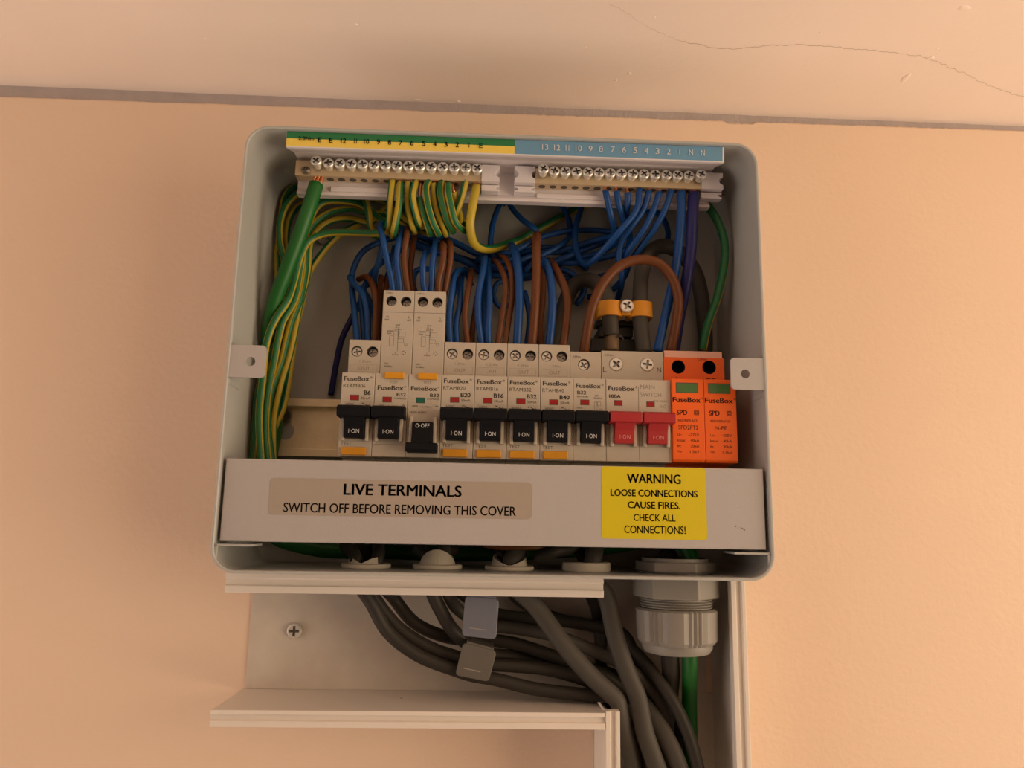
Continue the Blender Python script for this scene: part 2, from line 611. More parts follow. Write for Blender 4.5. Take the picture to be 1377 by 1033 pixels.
# fixing lugs for the lid, each a bent tab with a round hole
for s in (-1, 1):
    zc = 107.6
    mb = MB()
    xi, xe = (-122.6, -142.4) if s < 0 else (123.2, 142.4)
    x0, x1 = min(xi, xe), max(xi, xe)
    rr = (0, 2.2, 2.2, 0) if s < 0 else (2.2, 0, 0, 2.2)
    hx = -130.3 if s < 0 else 131.0
    mb.holed(rrect(x0, x1, zc - 8.5, zc + 8.7, rr), [circ(hx, zc, 2.45)], -77.4, -76.0)
    lug = mb.build('fixing_lug', 'cover', box, smooth=True)
    mb = MB()
    mb.box(s * 141.2 - .4, s * 141.2 + .4, -77, -62, zc + 9.5, zc + 22)
    mb.box(s * 141.0 - .4, s * 141.0 + .4, -77, -58, zc - 12, zc - 9.2)
    mb.build('lug_fold', 'steel', box, bevel=.2)
# small shelf brackets that carry the terminal cover
for s in (-1, 1):
    mb = MB()
    mb.box(min(s * 141, s * 122), max(s * 141, s * 122), -77, -60, 13.2, 14.3)
    mb.box(min(s * 141, s * 139.4), max(s * 141, s * 139.4), -77.0, -75.8, 5.5, 14.0)
    mb.build('cover_bracket', 'steel', box, bevel=.25)
screw('mounting_screw', SCREW_DULL, *at(435, 323, -3), 3.6, box)

# ------------------------------------------------------------------ din rail
rail = thing('din_rail', 'gold zinc plated mounting rail behind the row of breakers', 'rail', (0, -1.6, 80.7))
prof = []
zc = 81.8
mb = MB()
t = 1.0
prof = [(-9, zc + 17.5), (-9, zc + 12.9), (-3.0, zc + 12.9), (-3.0, zc - 12.9), (-9, zc - 12.9), (-9, zc - 17.5),
        (-8, zc - 17.5), (-8, zc - 11.9 - 2), (-2.0, zc - 11.9 - 2), (-2.0, zc + 13.9), (-8, zc + 13.9), (-8, zc + 17.5)]
mb.prism_x(prof, -134.5, 134)
mb.build('rail_profile', 'zinc', rail, bevel=.25)
sx, _, sz = at(383, 559, -4)
screw('rail_screw', SCREW_DULL, sx, -4.2, sz, 4.9, rail)
mb = MB()
kx, _, kz = at(384, 580, -3.2)
mb.prism_y(circ(kx, kz, 5.2, 24), -3.15, -3.0)
mb.prism_y([(kx - 3, kz + 3), (kx + 3, kz + 3), (kx + 3, kz + 9), (kx - 3, kz + 9)], -3.14, -3.0)
mb.build('keyhole_slot', 'steel', rail)

# ------------------------------------------------------------------ terminal bars and their holder
hold = thing('terminal_bar_holder', 'white plastic terminal holder with green, yellow and blue numbered strip along box top', 'terminal holder', (0, -40, 218))
XL, XR = -121.2, 124.5
mb = MB()
prof = [(-75.5, 239), (-74.6, 230.0), (-72.5, 229.9), (-58, 235.2), (-48, 235.6), (-44, 234), (-44, 219.5), (-45.5, 217), (-45.5, 215.3), (-40, 215.3), (-40, 239)]
mb.prism_x(prof, XL, XR)
mb.build('holder_profile', 'holder', hold, bevel=.4)
def stripe(x0, x1, z0, z1, m, nm):
    mb = MB()
    def yy(z):
        return -75.5 + (239 - z) / 9.2 * 1.0 - 0.12
    mb.poly([(x0, yy(z0), z0), (x1, yy(z0), z0), (x1, yy(z1), z1), (x0, yy(z1), z1)])
    return mb.build(nm, m, hold)
def strip_w(s_, two, one):
    n1 = s_.count('1')
    return {'1': .2 * one, '11': .5 * two}.get(s_, two * (.88 if n1 else 1) if len(s_) == 2 else one)
XM = at(692, 200, -75)[0]
lg = stripe(XL + .2, XM, 234.9, 238.8, 'label_green', 'green_label_stripe')
ly = stripe(XL + .2, XM, 230.6, 234.9, 'label_yellow', 'yellow_label_stripe')
lb = stripe(XM, XR - 1.0, 230.6, 238.8, 'label_blue', 'blue_label_strip')
for s, px in zip(['E', 'E', '12', '11', '10', '9', '8', '7', '6', '5', '4', '3', '2', '1', 'E'],
                 [430, 445, 462, 478, 493, 509, 524, 539, 554, 570, 585, 600, 615, 631, 647]):
    text(s, at(px, 190, -75.4)[0], -75.65, 234.4, strip_w(s, 3.3, 1.9), 3.0, 'black', ly, .6)
text('2.0Nm', at(412, 186, -75.4)[0], -75.65, 235.0, 8.6, 2.2, 'black', ly, .5)
for s, px in zip(['13', '12', '11', '10', '9', '8', '7', '6', '5', '4', '3', '2', '1', 'N', 'N'],
                 [733, 749, 763, 778, 794, 808, 824, 839, 854, 869, 884, 899, 914, 929, 945]):
    text(s, at(px, 201, -75.4)[0], -75.65, 234.9, strip_w(s, 3.9, 2.2), 3.5, 'ink_white', lb)
# end blocks with round notches
def notch_block(x0, x1, left, right, z0=223.6, z1=234.0):
    mb = MB()
    zc = (z0 + z1) / 2
    pts = [(x0, z0), (x1, z0)]
    if right:
        pts += [(x1, zc - 2.3)] + [(x1 - 2.3 * math.sin(math.pi * k / 8), zc - 2.3 * math.cos(math.pi * k / 8)) for k in range(1, 8)] + [(x1, zc + 2.3)]
    pts += [(x1, z1), (x0, z1)]
    if left:
        pts += [(x0, zc + 2.3)] + [(x0 + 2.3 * math.sin(math.pi * k / 8), zc + 2.3 * math.cos(math.pi * k / 8)) for k in range(1, 8)] + [(x0, zc - 2.3)]
    mb.prism_y(pts, -53.5, -44.2)
    pts2 = [(x, z0 - 0.6 - (z1 - z) * 0.36) for x, z in pts]
    mb.prism_y(pts2, -50.0, -44.2)
    return mb.build('end_block', 'holder', hold, bevel=.3)
notch_block(at(648, 222, -53)[0], at(672, 222, -53)[0], False, True)
notch_block(at(692, 232, -53)[0], at(720, 232, -53)[0], True, True)
notch_block(at(944, 240, -53)[0], at(972, 240, -53)[0], False, True)
mb = MB()
mb.box(at(445, 243, -46)[0], at(640, 243, -46)[0], -45.9, -44.2, 217.5, 220.6)
mb.box(at(722, 243, -46)[0], at(950, 243, -46)[0], -45.9, -44.2, 217.8, 220.6)
mb.build('holder_lip', 'holder', hold, bevel=.3)

def bar(name, label, x0, x1, pxs, tall, hole_n):
    b = thing(name, label, 'terminal bar', ((x0 + x1) / 2, -48, 224))
    mb = MB()
    mb.box(x0, x1, -52, -44.2, 224.0, 233.6)
    mb.build('brass_block', 'brass', b, bevel=.4)
    for i, px in enumerate(pxs):
        x = at(px, 224, -54)[0]
        h = -57.0 if i in tall else -54.8
        z = 229.6
        screw('terminal_screw', SCREW_LONG, x, h, z + .5, 3.15, b, tilt=-0.16)
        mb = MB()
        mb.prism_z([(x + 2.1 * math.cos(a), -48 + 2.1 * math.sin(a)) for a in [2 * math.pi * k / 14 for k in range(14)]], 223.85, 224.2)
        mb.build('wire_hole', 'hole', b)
    return b
ebar = bar('earth_terminal_bar', 'brass earth bar with a row of silver screws under green and yellow strip', at(397, 225, -52)[0], at(648, 225, -52)[0],
           [427 + 15.35 * i for i in range(15)], (0,), 15)
screw('bar_fixing_screw', SCREW_DULL, at(411, 236, -52.2)[0], -52.2, 226.8, 2.6, ebar, tilt=-.5)
bar('neutral_terminal_bar', 'brass neutral bar with a row of silver screws under blue numbered strip', at(720, 231, -52)[0], at(949, 238, -52)[0],
    [730 + 15.0 * i for i in range(15)], (0, 14), 15)

# ------------------------------------------------------------------ breakers
ZR = 80.7
NT = 25.3     # top of the nose above rail centre
NB = -20.0
YN, YS, YB = -62.0, -46.0, -9.2
X0 = -85.5

def device_body(e, wd, top, holes, hr, m='device', seam=None, yn=YN, name='body'):
    """stepped side profile pushed across, with real screw wells in the upper face"""
    mb = MB()
    bx, by, bz = e
    hw = wd / 2 - 0.12
    zt, zn, zb = top, NT + ZR, NB + ZR
    prof = [(YB, 39.5), (YS, 39.5), (YS, zb), (yn, zb), (yn, zn), (YS, zn), (YS, zt), (YB, zt)]
    a = [mb.bm.verts.new((bx - hw, y, z)) for y, z in prof]
    b = [mb.bm.verts.new((bx + hw, y, z)) for y, z in prof]
    n = len(prof)
    for i in range(n):
        if i == 5:
            continue                                   # upper front face carries the wells
        mb.face([a[i], a[(i + 1) % n], b[(i + 1) % n], b[i]])
    mb.face(a[::-1])
    mb.face(b)
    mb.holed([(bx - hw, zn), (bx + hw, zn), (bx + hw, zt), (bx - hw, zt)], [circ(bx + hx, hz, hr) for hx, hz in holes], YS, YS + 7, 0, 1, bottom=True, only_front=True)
    bmesh.ops.remove_doubles(mb.bm, verts=mb.bm.verts, dist=1e-3)
    return mb

def rocker(t, x, m, off=False, ink='ink_white', w_wide=17.3, w_neck=10.8, yn=YN):
    """lever: wide bar and narrow neck, with a white surround on either side"""
    bx = x
    mb = MB()
    z0 = NT + ZR
    if not off:
        za, zb_, zc_ = z0 - 18.9, z0 - 25.4, z0 - 36.0
        mb.prism_x([(yn - .2, za), (yn - 9.5, za - .3), (yn - 12.0, za - 1.6), (yn - 11.6, zb_ + .4), (yn - 9.5, zb_), (yn - .2, zb_)], bx - w_wide / 2, bx + w_wide / 2)
        mb.prism_x([(yn - .2, zb_ + 1), (yn - 9.4, zb_ + .5), (yn - 7.2, zb_ - 3.4), (yn - 7.0, zb_ - 3.9), (yn - 6.2, zc_), (yn - .2, zc_)], bx - w_neck / 2, bx + w_neck / 2)
    else:
        za, zb_, zc_ = z0 - 43.0, z0 - 38.2, z0 - 26.6
        mb.prism_x([(yn - .2, zb_), (yn - 8.8, zb_), (yn - 11.5, zb_ - .6), (yn - 11.8, za + .8), (yn - 10.0, za), (yn - .2, za)], bx - w_wide / 2 + .6, bx + w_wide / 2 - .4)
        mb.prism_x([(yn - .2, zc_), (yn - 5.0, zc_), (yn - 6.0, zc_ - 4.2), (yn - 6.2, zc_ - 4.6), (yn - 9.0, zb_ - .5), (yn - .2, zb_ - .5)], bx - w_neck / 2, bx + w_neck / 2)
    tg = mb.build('toggle', m, t, bevel=.35)
    if not off:
        text('I\u00b7ON', bx + .1, yn - 6.75, z0 - 32.6, 5.6, 2.2, ink, tg)
    else:
        text('O\u00b7OFF', bx, yn - 6.15, z0 - 28.9, 7.3, 2.3, ink, tg)
    # cheeks that frame the lever
    ztop, zbot = (z0 - 24.2, z0 - 37.4) if not off else (z0 - 23.2, z0 - 38.5)
    for s in (-1, 1):
        mb = MB()
        xa, xb = bx + s * (w_neck / 2 + .15), bx + s * (w_neck / 2 + 1.9)
        mb.prism_x([(yn + .3, ztop), (yn - 3.4, ztop - .6), (yn - 4.2, ztop - 6), (yn - 3.0, zbot), (yn + .3, zbot)], min(xa, xb), max(xa, xb))
        mb.build('lever_cheek', 'device', t, bevel=.35)
    return tg

def flag(t, x, z, m='flag_red', wd=4.4, ht=2.5, yn=YN):
    mb = MB()
    mb.box(x - wd / 2 - .3, x + wd / 2 + .3, yn - .06, yn + .2, z - ht / 2 - .3, z + ht / 2 + .3)
    fr = mb.build('flag_window', 'ink_mid', t)
    mb = MB()
    mb.box(x - wd / 2, x + wd / 2, yn - .12, yn + .2, z - ht / 2, z + ht / 2)
    mb.build('status_flag', m, fr)

def well_screws(t, bx, holes, r, m=SCREW, depth=3.2):
    for hx, hz in holes:
        screw('terminal_screw', m, bx + hx, YS + depth, hz, r, t)

def wave(t, x, z, wd=4.6, m='ink_mid', yn=YN):
    mb = MB()
    pts = [Vector((x + wd * (k / 12 - .5), yn - .08, z + .55 * math.sin(k / 12 * 2 * math.pi))) for k in range(13)]
    for k in range(12):
        p, q = pts[k], pts[k + 1]
        mb.poly([p + Vector((0, 0, -.16)), q + Vector((0, 0, -.16)), q + Vector((0, 0, .16)), p + Vector((0, 0, .16))])
    p, q = Vector((x - wd * .4, yn - .08, z + .95)), Vector((x + wd * .45, yn - .08, z - .95))
    mb.poly([p + Vector((0, 0, -.15)), q + Vector((0, 0, -.15)), q + Vector((0, 0, .15)), p + Vector((0, 0, .15))])
    mb.build('wave_symbol', m, t)

def frame_lines(mb, rects, y, lw=0.13):
    """thin printed line boxes"""
    for x0, x1, z0, z1 in rects:
        for a in ((x0, x1, z0, z0 + lw), (x0, x1, z1 - lw, z1), (x0, x0 + lw, z0, z1), (x1 - lw, x1, z0, z1)):
            mb.poly([(a[0], y, a[2]), (a[1], y, a[2]), (a[1], y, a[3]), (a[0], y, a[3])])

def compact(k, model, rating, label):
    bx = X0 + 18 * k + 9
    t = thing('circuit_breaker', label, 'circuit breaker', (bx, YB, 39.5), 'compact breakers with amber test button below the lever')
    top = 128.3
    holes = [(-4.4, top - 6.9), (4.4, top - 6.9)]
    device_body((bx, 0, 0), 18, top, holes, 3.05).build('body', ['device', 'well_shade'], t, bevel=.3)
    well_screws(t, bx, holes[:1], 2.85)
    well_screws(t, bx, holes[1:], 2.75, SCREW_DULL, 5.0)
    zt = NT + ZR
    text('1.2Nm', bx + .6, YS - .08, top - 12.6, 6.2, 1.5, 'ink_pale', t)
    text('OUT', bx + .3, YS - .08, top - 16.4, 6.6, 2.0, 'ink_pale', t)
    mb = MB()
    frame_lines(mb, [(bx - 7.5, bx + 7.5, top - 18.6, top - 14.4)], YS - .07, .1)
    mb.build('printed_outline', 'ink_pale', t)
    text('FuseBox', bx - .9, YN - .08, zt - 3.3, 13.6, 2.45, 'ink_mid', t, bold=True)
    text('®', bx + 6.9, YN - .08, zt - 2.5, 1.2, 1.2, 'ink_mid', t)
    text(model, bx - 7.9, YN - .08, zt - 7.2, 11.9, 1.95, 'ink_mid', t, align='l')
    text(rating, bx + 7.0, YN - .08, zt - 10.9, 5.4 if len(rating) > 2 else 3.7, 2.45, 'ink_mid', t, bold=True, align='r')
    text('30mA', bx + 7.0, YN - .08, zt - 13.9, 5.2, 1.45, 'ink_mid', t, align='r')
    flag(t, bx - 1.6, zt - 13.7)
    text('6000', bx - 4.0, YN - .08, zt - 17.3, 4.4, 1.2, 'ink_mid', t)
    mb = MB()
    frame_lines(mb, [(bx - 6.8, bx - 1.2, zt - 18.6, zt - 16.2), (bx + 1.6, bx + 7.4, zt - 18.6, zt - 16.0)], YN - .07, .1)
    mb.build('printed_outline', 'ink_pale', t)
    wave(t, bx + 4.5, zt - 17.3)
    rocker(t, bx, 'black')
    text('TEST', bx - 7.6, YN - .08, zt - 38.5, 5.8, 1.6, 'ink_mid', t, align='l')
    mb = MB()
    mb.box(bx - 7.2, bx + 6.2, YN - 1.3, YN + .5, zt - 44.8, zt - 40.5)
    b = mb.build('test_button', 'amber', t, bevel=.5)
    text('T', bx - .3, YN - 1.4, zt - 42.3, 2.6, 1.9, 'clamp', b)
    return t

def tall(k, off, label):
    bx = X0 + 18 * k + 9
    t = thing('circuit_breaker', label, 'circuit breaker', (bx, YB, 39.5), 'tall breakers with amber test button above the lever')
    top = 158.0
    holes = [(-4.2, top - 6.4), (4.2, top - 6.6)]
    device_body((bx, 0, 0), 18, top, holes, 2.95).build('body', ['device', 'well_shade'], t, bevel=.3)
    well_screws(t, bx, holes, 2.5, SCREW_DULL, 6.0)
    zt = NT + ZR
    mb = MB()
    mb.box(bx - 8.7, bx + 8.7, YS - .06, YS + .1, top - 13.15, top - 12.85)
    mb.build('panel_seam', 'seam', t)
    text('1.2Nm', bx - 5.4, YS - .08, top - 1.6, 4.0, 1.0, 'ink_mid', t)
    text('N', bx - 6.0, YS - .08, top - 15.8, 1.1, 1.3, 'ink_mid', t)
    text('OUT', bx - 6.2, YS - .08, top - 17.6, 2.4, 1.1, 'ink_mid', t)
    text('L', bx + 6.4, YS - .08, top - 15.8, .8, 1.3, 'ink_mid', t)
    text('OUT', bx + 6.4, YS - .08, top - 17.6, 2.4, 1.1, 'ink_mid', t)
    mb = MB()
    y = YS - .08
    frame_lines(mb, [(bx - 4.3, bx - 1.8, top - 33, top - 27), (bx - 2.2, bx + 1.2, top - 26.4, top - 24.0), (bx + .6, bx + 4.6, top - 27.5, top - 24.6),
                     (bx + .4, bx + 3.8, top - 31.0, top - 28.6), (bx + .4, bx + .5, top - 36, top - 22), (bx + 4.2, bx + 5.8, top - 32.4, top - 31.0)], y, .12)
    mb.build('circuit_diagram', 'ink_mid', t)
    text('TEST', bx + .1, y, top - 20.6, 2.8, .8, 'ink_mid', t)
    text('N  L', bx + .1, y, top - 21.8, 2.4, .8, 'ink_mid', t)
    text('OUT OUT', bx + .3, y, top - 23.2, 4.0, .8, 'ink_mid', t)
    text('6000', bx - 4.3, y, top - 24.2, 3.4, .9, 'ink_mid', t)
    text('30mA', bx - 4.6, y, top - 25.6, 2.6, .9, 'ink_mid', t)
    text('L', bx - .6, y, top - 36.8, .6, .9, 'ink_mid', t)
    text('Supply', bx - .6, y, top - 38.0, 3.6, 1.0, 'ink_mid', t)
    mb = MB()
    for k2 in range(8):
        a = k2 * math.pi / 4
        cx_, cz_ = bx + 4.1 + 1.0 * math.cos(a), top - 36.8 + 1.0 * math.sin(a)
        mb.poly([(cx_ - .16, y, cz_ - .3), (cx_ + .16, y, cz_ - .3), (cx_ + .16, y, cz_ + .3), (cx_ - .16, y, cz_ + .3)])
    mb.build('snowflake_symbol', 'ink_mid', t)
    text('230V~', bx - 5.2, y, top - 43.2, 3.0, 1.0, 'ink_mid', t)
    text('50/60Hz', bx - 4.4, y, top - 44.8, 4.8, 1.0, 'ink_mid', t)
    mb = MB()
    mb.box(bx - 3.9, bx + 6.7, YN - 1.6, YN + .5, zt - 3.0, zt + .6)
    mb.build('test_button', 'amber', t, bevel=.5)
    text('TEST', bx + 1.3, YN - .08, zt - 4.6, 4.4, 1.5, 'ink_pale', t)
    text('FuseBox', bx - .4, YN - .08, zt - 7.9, 14.0, 2.45, 'ink_mid', t, bold=True)
    text('®', bx + 7.5, YN - .08, zt - 7.1, 1.0, 1.0, 'ink_mid', t)
    text('B32', bx + 8.0, YN - .08, zt - 11.5, 5.0, 1.9, 'ink_mid', t, bold=True, align='r')
    text('RTAMB3230', bx + 8.2, YN - .08, zt - 13.6, 6.6, .9, 'ink_mid', t, align='r')
    flag(t, bx - 2.0, zt - 14.4, 'flag_green' if off else 'flag_red')
    text('6000', bx - 4.9, YN - .08, zt - 17.6, 3.0, .9, 'ink_mid', t)
    text('I△n=30mA', bx + 1.2, YN - .08, zt - 17.8, 6.0, .9, 'ink_mid', t)
    text('A', bx + 6.8, YN - .08, zt - 17.4, 2.2, .9, 'ink_mid', t)
    if off:
        text('BSEN 61009-1', bx - 2.8, YN - .08, zt - 21.0, 8.2, 1.1, 'ink_mid', t)
    rocker(t, bx, 'black', off)
    mb = MB()
    mb.box(bx - 8.6, bx + 8.6, YN - .25, YN + .2, zt - 38.9, zt - 38.7)
    mb.build('panel_seam', 'ink_pale', t)
    return t

compact(0, 'RTAMB06', 'B6', 'compact cream breaker marked B6 next to the bare end of the rail')
tall(1, False, 'tall cream breaker with black lever switched on and red flag')
tall(2, True, 'tall cream breaker with black lever switched off and green flag')
compact(3, 'RTAMB20', 'B20', 'compact cream breaker marked B20 with amber test button')
compact(4, 'RTAMB16', 'B16', 'compact cream breaker marked B16 with amber test button')
compact(5, 'RTAMB32', 'B32', 'compact cream breaker marked B32 with amber test button')
compact(6, 'RTAMB40', 'B40', 'compact cream breaker marked B40 with amber test button')

# single terminal breaker without a test button
bx = X0 + 18 * 7 + 9
t = thing('circuit_breaker', 'cream breaker marked B32 without test button, beside the red main switch', 'circuit breaker', (bx, YB, 39.5))
top = 124.6
holes = [(-1.0, top - 7.6)]
device_body((bx, 0, 0), 18, top, holes, 3.3).build('body', ['device', 'well_shade'], t, bevel=.3)
well_screws(t, bx, holes, 3.1)
zt = NT + ZR
text('2.0Nm', bx - 5.2, YS - .08, top - 3.0, 4.6, 1.2, 'ink_mid', t)
text('FuseBox', bx - .6, YN - .08, zt - 4.2, 13.6, 2.5, 'ink_mid', t, bold=True)
text('®', bx + 7.2, YN - .08, zt - 3.4, 1.1, 1.1, 'ink_mid', t)
text('B32', bx - 6.8, YN - .08, zt - 8.0, 5.0, 2.0, 'ink_mid', t, bold=True, align='l')
text('RTM32B1', bx - 6.8, YN - .08, zt - 10.2, 6.0, 1.0, 'ink_mid', t, align='l')
text('230V~', bx + 4.2, YN - .08, zt - 9.6, 2.6, .9, 'ink_mid', t)
text('50/60Hz', bx + 4.6, YN - .08, zt - 11.0, 4.6, .9, 'ink_mid', t)
flag(t, bx - 2.6, zt - 13.4)
text('6000', bx - 5.6, YN - .08, zt - 16.4, 2.6, 1.0, 'ink_mid', t)
mb = MB()
frame_lines(mb, [(bx + 2.6, bx + 4.2, zt - 17.6, zt - 13.0), (bx + 4.2, bx + 6.2, zt - 15.2, zt - 13.0), (bx + 5.2, bx + 7.0, zt - 17.6, zt - 16.8)], YN - .08, .13)
mb.build('circuit_diagram', 'ink_mid', t)
rocker(t, bx, 'black')

# main switch
bx = X0 + 18 * 8 + 18
t = thing('main_switch', 'double width cream main switch with two red levers', 'switch', (bx, YB, 39.5))
top = 125.6
holes = [(-9.4, top - 7.9), (8.6, top - 7.6)]
device_body((bx, 0, 0), 36, top, holes, 3.95).build('body', ['device', 'well_shade'], t, bevel=.3)
well_screws(t, bx, holes, 3.85, SCREW, 1.6)
text('2.0Nm', bx - 13.6, YS - .08, top - 2.6, 5.0, 1.3, 'ink_mid', t)
text('L', bx - 16.0, YS - .08, top - 11.0, 1.9, 3.0, 'ink_mid', t)
text('N', bx + 15.4, YS - .08, top - 10.6, 2.3, 3.0, 'ink_mid', t)
text('FuseBox', bx - 9.4, YN - .08, zt - 5.2, 14.6, 2.7, 'ink_mid', t, bold=True)
text('®', bx - 1.2, YN - .08, zt - 4.3, 1.1, 1.1, 'ink_mid', t)
text('100A', bx - 16.2, YN - .08, zt - 9.6, 6.4, 2.0, 'ink_mid', t, bold=True, align='l')
text('MAIN', bx + 1.0, YN - .08, zt - 4.0, 8.0, 2.4, 'ink_pale', t, align='l')
text('SWITCH', bx + 1.0, YN - .08, zt - 8.3, 11.6, 2.4, 'ink_pale', t, align='l')
text('RMS 100A2', bx + 15.6, YN - .08, zt - 11.8, 7.6, 1.1, 'ink_pale', t, align='r')
text('AC', bx + 13.4, YN - .08, zt - 14.8, 3.6, 1.9, 'ink_pale', t)
flag(t, bx - 11.2, zt - 13.3, wd=4.0)
flag(t, bx + 6.6, zt - 13.6, wd=4.0)
mb = MB()
mb.box(bx - .08, bx + .08, YN - .05, YN + .1, ZR + NB + 1, zt - 4)
mb.build('panel_seam', 'ink_mid', t)
rocker(t, bx - 9.0, 'red', ink='ink_pink', w_wide=17.0, w_neck=10.6)
rocker(t, bx + 9.0, 'red', ink='ink_pink', w_wide=17.2, w_neck=10.6)

# surge protector: base with two plug-in cartridges
bx = X0 + 18 * 10 + 17.8
t = thing('surge_protector', 'bright orange surge protector with two green windows', 'surge protector', (bx, YB, 39.5))
top = 122.8
holes = [(-9.2, top - 5.7), (8.8, top - 5.5)]
mb = device_body((bx, 0, 0), 35.6, top, holes, 3.9, yn=YS - 5)
mb.build('base', ['orange', 'black'], t, bevel=.3)  # black slot puts the deep wells' shade into their colour
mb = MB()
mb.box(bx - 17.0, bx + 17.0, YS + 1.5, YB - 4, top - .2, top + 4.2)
mb.build('sheen_strip', 'orange_sheen', t, bevel=.3)  # pale strip shaped to imitate a glossy reflection along the top
text('2.5Nm', bx + 4.6, YS - .08, top - .9, 5.6, 1.2, 'ink', t)
text('L', bx - 10.0, YS - .08, top - 13.0, 1.6, 2.6, 'ink', t)
text('PE', bx + 9.6, YS - .08, top - 13.4, 5.2, 2.8, 'ink', t)
YC = -64.0
for i, s in enumerate((-1, 1)):
    cx_ = bx + s * 8.95
    mb = MB()
    zt2 = 106.9
    mb.prism_x([(YS - 2, zt2), (YC + .6, zt2), (YC, zt2 - 1.0), (YC, 62.2), (YC + 1.0, 61.0), (YS - 2, 61.0)], cx_ - 8.85, cx_ + 8.85)
    c = mb.build('cartridge', 'orange', t, bevel=.35)
    mb = MB()
    mb.box(cx_ - 6.6, cx_ + 5.8, YC - .06, YC + .2, 98.8, 104.6)
    mb.build('window_frame', 'ink_mid', c)
    mb = MB()
    mb.box(cx_ - 6.2, cx_ + 5.4, YC - .14, YC + .2, 99.2, 104.0)
    mb.build('indicator_window', 'lcd', c)
    yy = YC - .08
    text('FuseBox', cx_ - .8, yy, 95.0, 15.4, 2.8, 'ink', c, bold=True)
    text('®', cx_ + 8.0, yy, 96.0, 1.2, 1.2, 'ink', c)
    text('SPD', cx_ - 6.4, yy, 88.0, 5.8, 2.7, 'ink', c, align='l', bold=True)
    mb = MB()
    frame_lines(mb, [(cx_ + 3.2, cx_ + 5.8, 86.7, 89.3), (cx_ + 3.8, cx_ + 5.2, 87.3, 88.7)], yy, .3)
    mb.build('printed_mark', 'ink', c)
    text('RED/REPLACE', cx_ - .4, yy, 83.6, 10.6, 1.25, 'ink', c)
    text(('SPD2PT2', 'N-PE')[i], cx_ - .2, yy, 79.8, (10.8, 6.6)[i], 2.2, 'ink', c)
    for j, (a, b) in enumerate((('Uc:', ('~275V', '~255V')[i]), ('Imax:', '40kA'), ('In:', '20kA'), ('Up:', ('1.5kV', '1.3kV')[i]))):
        z = 75.8 - 3.05 * j
        text(a, cx_ - 6.2, yy, z, (2.4, 4.4, 1.9, 2.4)[j], 1.45, 'ink', c, align='l')
        text(b, cx_ + 5.6, yy, z, (6.0, 4.8, 4.8, 5.2)[j], 1.45, 'ink', c, align='r')

# ------------------------------------------------------------------ terminal cover and its stickers
cov = thing('terminal_cover', 'white metal cover strip with grey and yellow warning stickers', 'cover', (0, -60, 15.5))
YV = -75.4
mb = MB()
cz0, cz1 = 15.6, 57.2
prof = [(YV, cz0 + .4), (YV, cz1), (YV + 14, cz1), (YV + 14, cz1 - 1), (YV + 1, cz1 - 1), (YV + 1, cz0 + 1), (YV + 12, cz0 + 1), (YV + 12, cz0)]
mb.prism_x([(YV, cz0), (YV, cz1), (YV + 22, cz1), (YV + 22, cz1 - 1.1), (YV + 1.1, cz1 - 1.1), (YV + 1.1, cz0 + 1.1), (YV + 14, cz0 + 1.1), (YV + 14, cz0)], -139.3, 139.2)
mb.build('cover_panel', 'cover', cov, bevel=.5)
def sticker(pts4, r, m, nm):
    xs = [at(*p, YV)[0] for p in pts4]
    zs = [at(*p, YV)[2] for p in pts4]
    x0, x1 = (xs[0] + xs[3]) / 2, (xs[1] + xs[2]) / 2
    z1, z0 = (zs[0] + zs[1]) / 2, (zs[2] + zs[3]) / 2
    mb = MB()
    mb.prism_y(rrect(x0, x1, z0, z1, r), YV - .12, YV + .02)
    return mb.build(nm, m, cov), (x0, x1, z0, z1)
gs, _ = sticker([(363, 642), (716, 650), (715, 698), (361, 693)], 2.2, 'sticker_grey', 'silver_sticker')
gs['label'] = 'silver grey sticker reading live terminals'
ys_, _ = sticker([(809, 627), (948, 630), (952, 727), (809, 724)], 1.6, 'sticker_yellow', 'yellow_sticker')
ys_['label'] = 'yellow sticker warning of loose connections'
def ptext(s, xl, xr, yc, hp, m, parent, bold=False, Y=YV - .2):
    a, b = at(xl, yc, Y), at(xr, yc, Y)
    c = at((xl + xr) / 2, yc, Y)
    h = at(xl, yc - hp / 2, Y)[2] - at(xl, yc + hp / 2, Y)[2]
    return text(s, (a[0] + b[0]) / 2, Y, c[2], b[0] - a[0], h, m, parent, bold)
ptext('LIVE TERMINALS', 462, 621, 659.5, 15.5, 'ink', gs, True)
ptext('SWITCH OFF BEFORE REMOVING THIS COVER', 381, 694, 685, 13, 'ink', gs, .45)
ptext('WARNING', 843, 915.5, 644, 13, 'ink', ys_, True)
ptext('LOOSE CONNECTIONS', 821, 938, 663.5, 9.5, 'ink', ys_, True)
ptext('CAUSE FIRES.', 844, 915, 679.5, 9.5, 'ink', ys_, True)
ptext('CHECK ALL', 852, 908.5, 696.5, 9.5, 'ink', ys_, .45)
ptext('CONNECTIONS!', 839.5, 922, 712.5, 10.5, 'ink', ys_, .45)
mb = MB()
a = at(989, 708, YV)
mb.prism_y(circ(a[0], a[2], .35, 8), YV - .1, YV + .02)
b2, c2 = at(996, 709.5, YV), at(1002, 714, YV)
mb.poly([(b2[0], YV - .1, b2[2]), (c2[0], YV - .1, c2[2]), (c2[0] - .2, YV - .1, c2[2] + .7), (b2[0], YV - .1, b2[2] + .15)])
mb.build('scratch', 'ink_mid', cov)

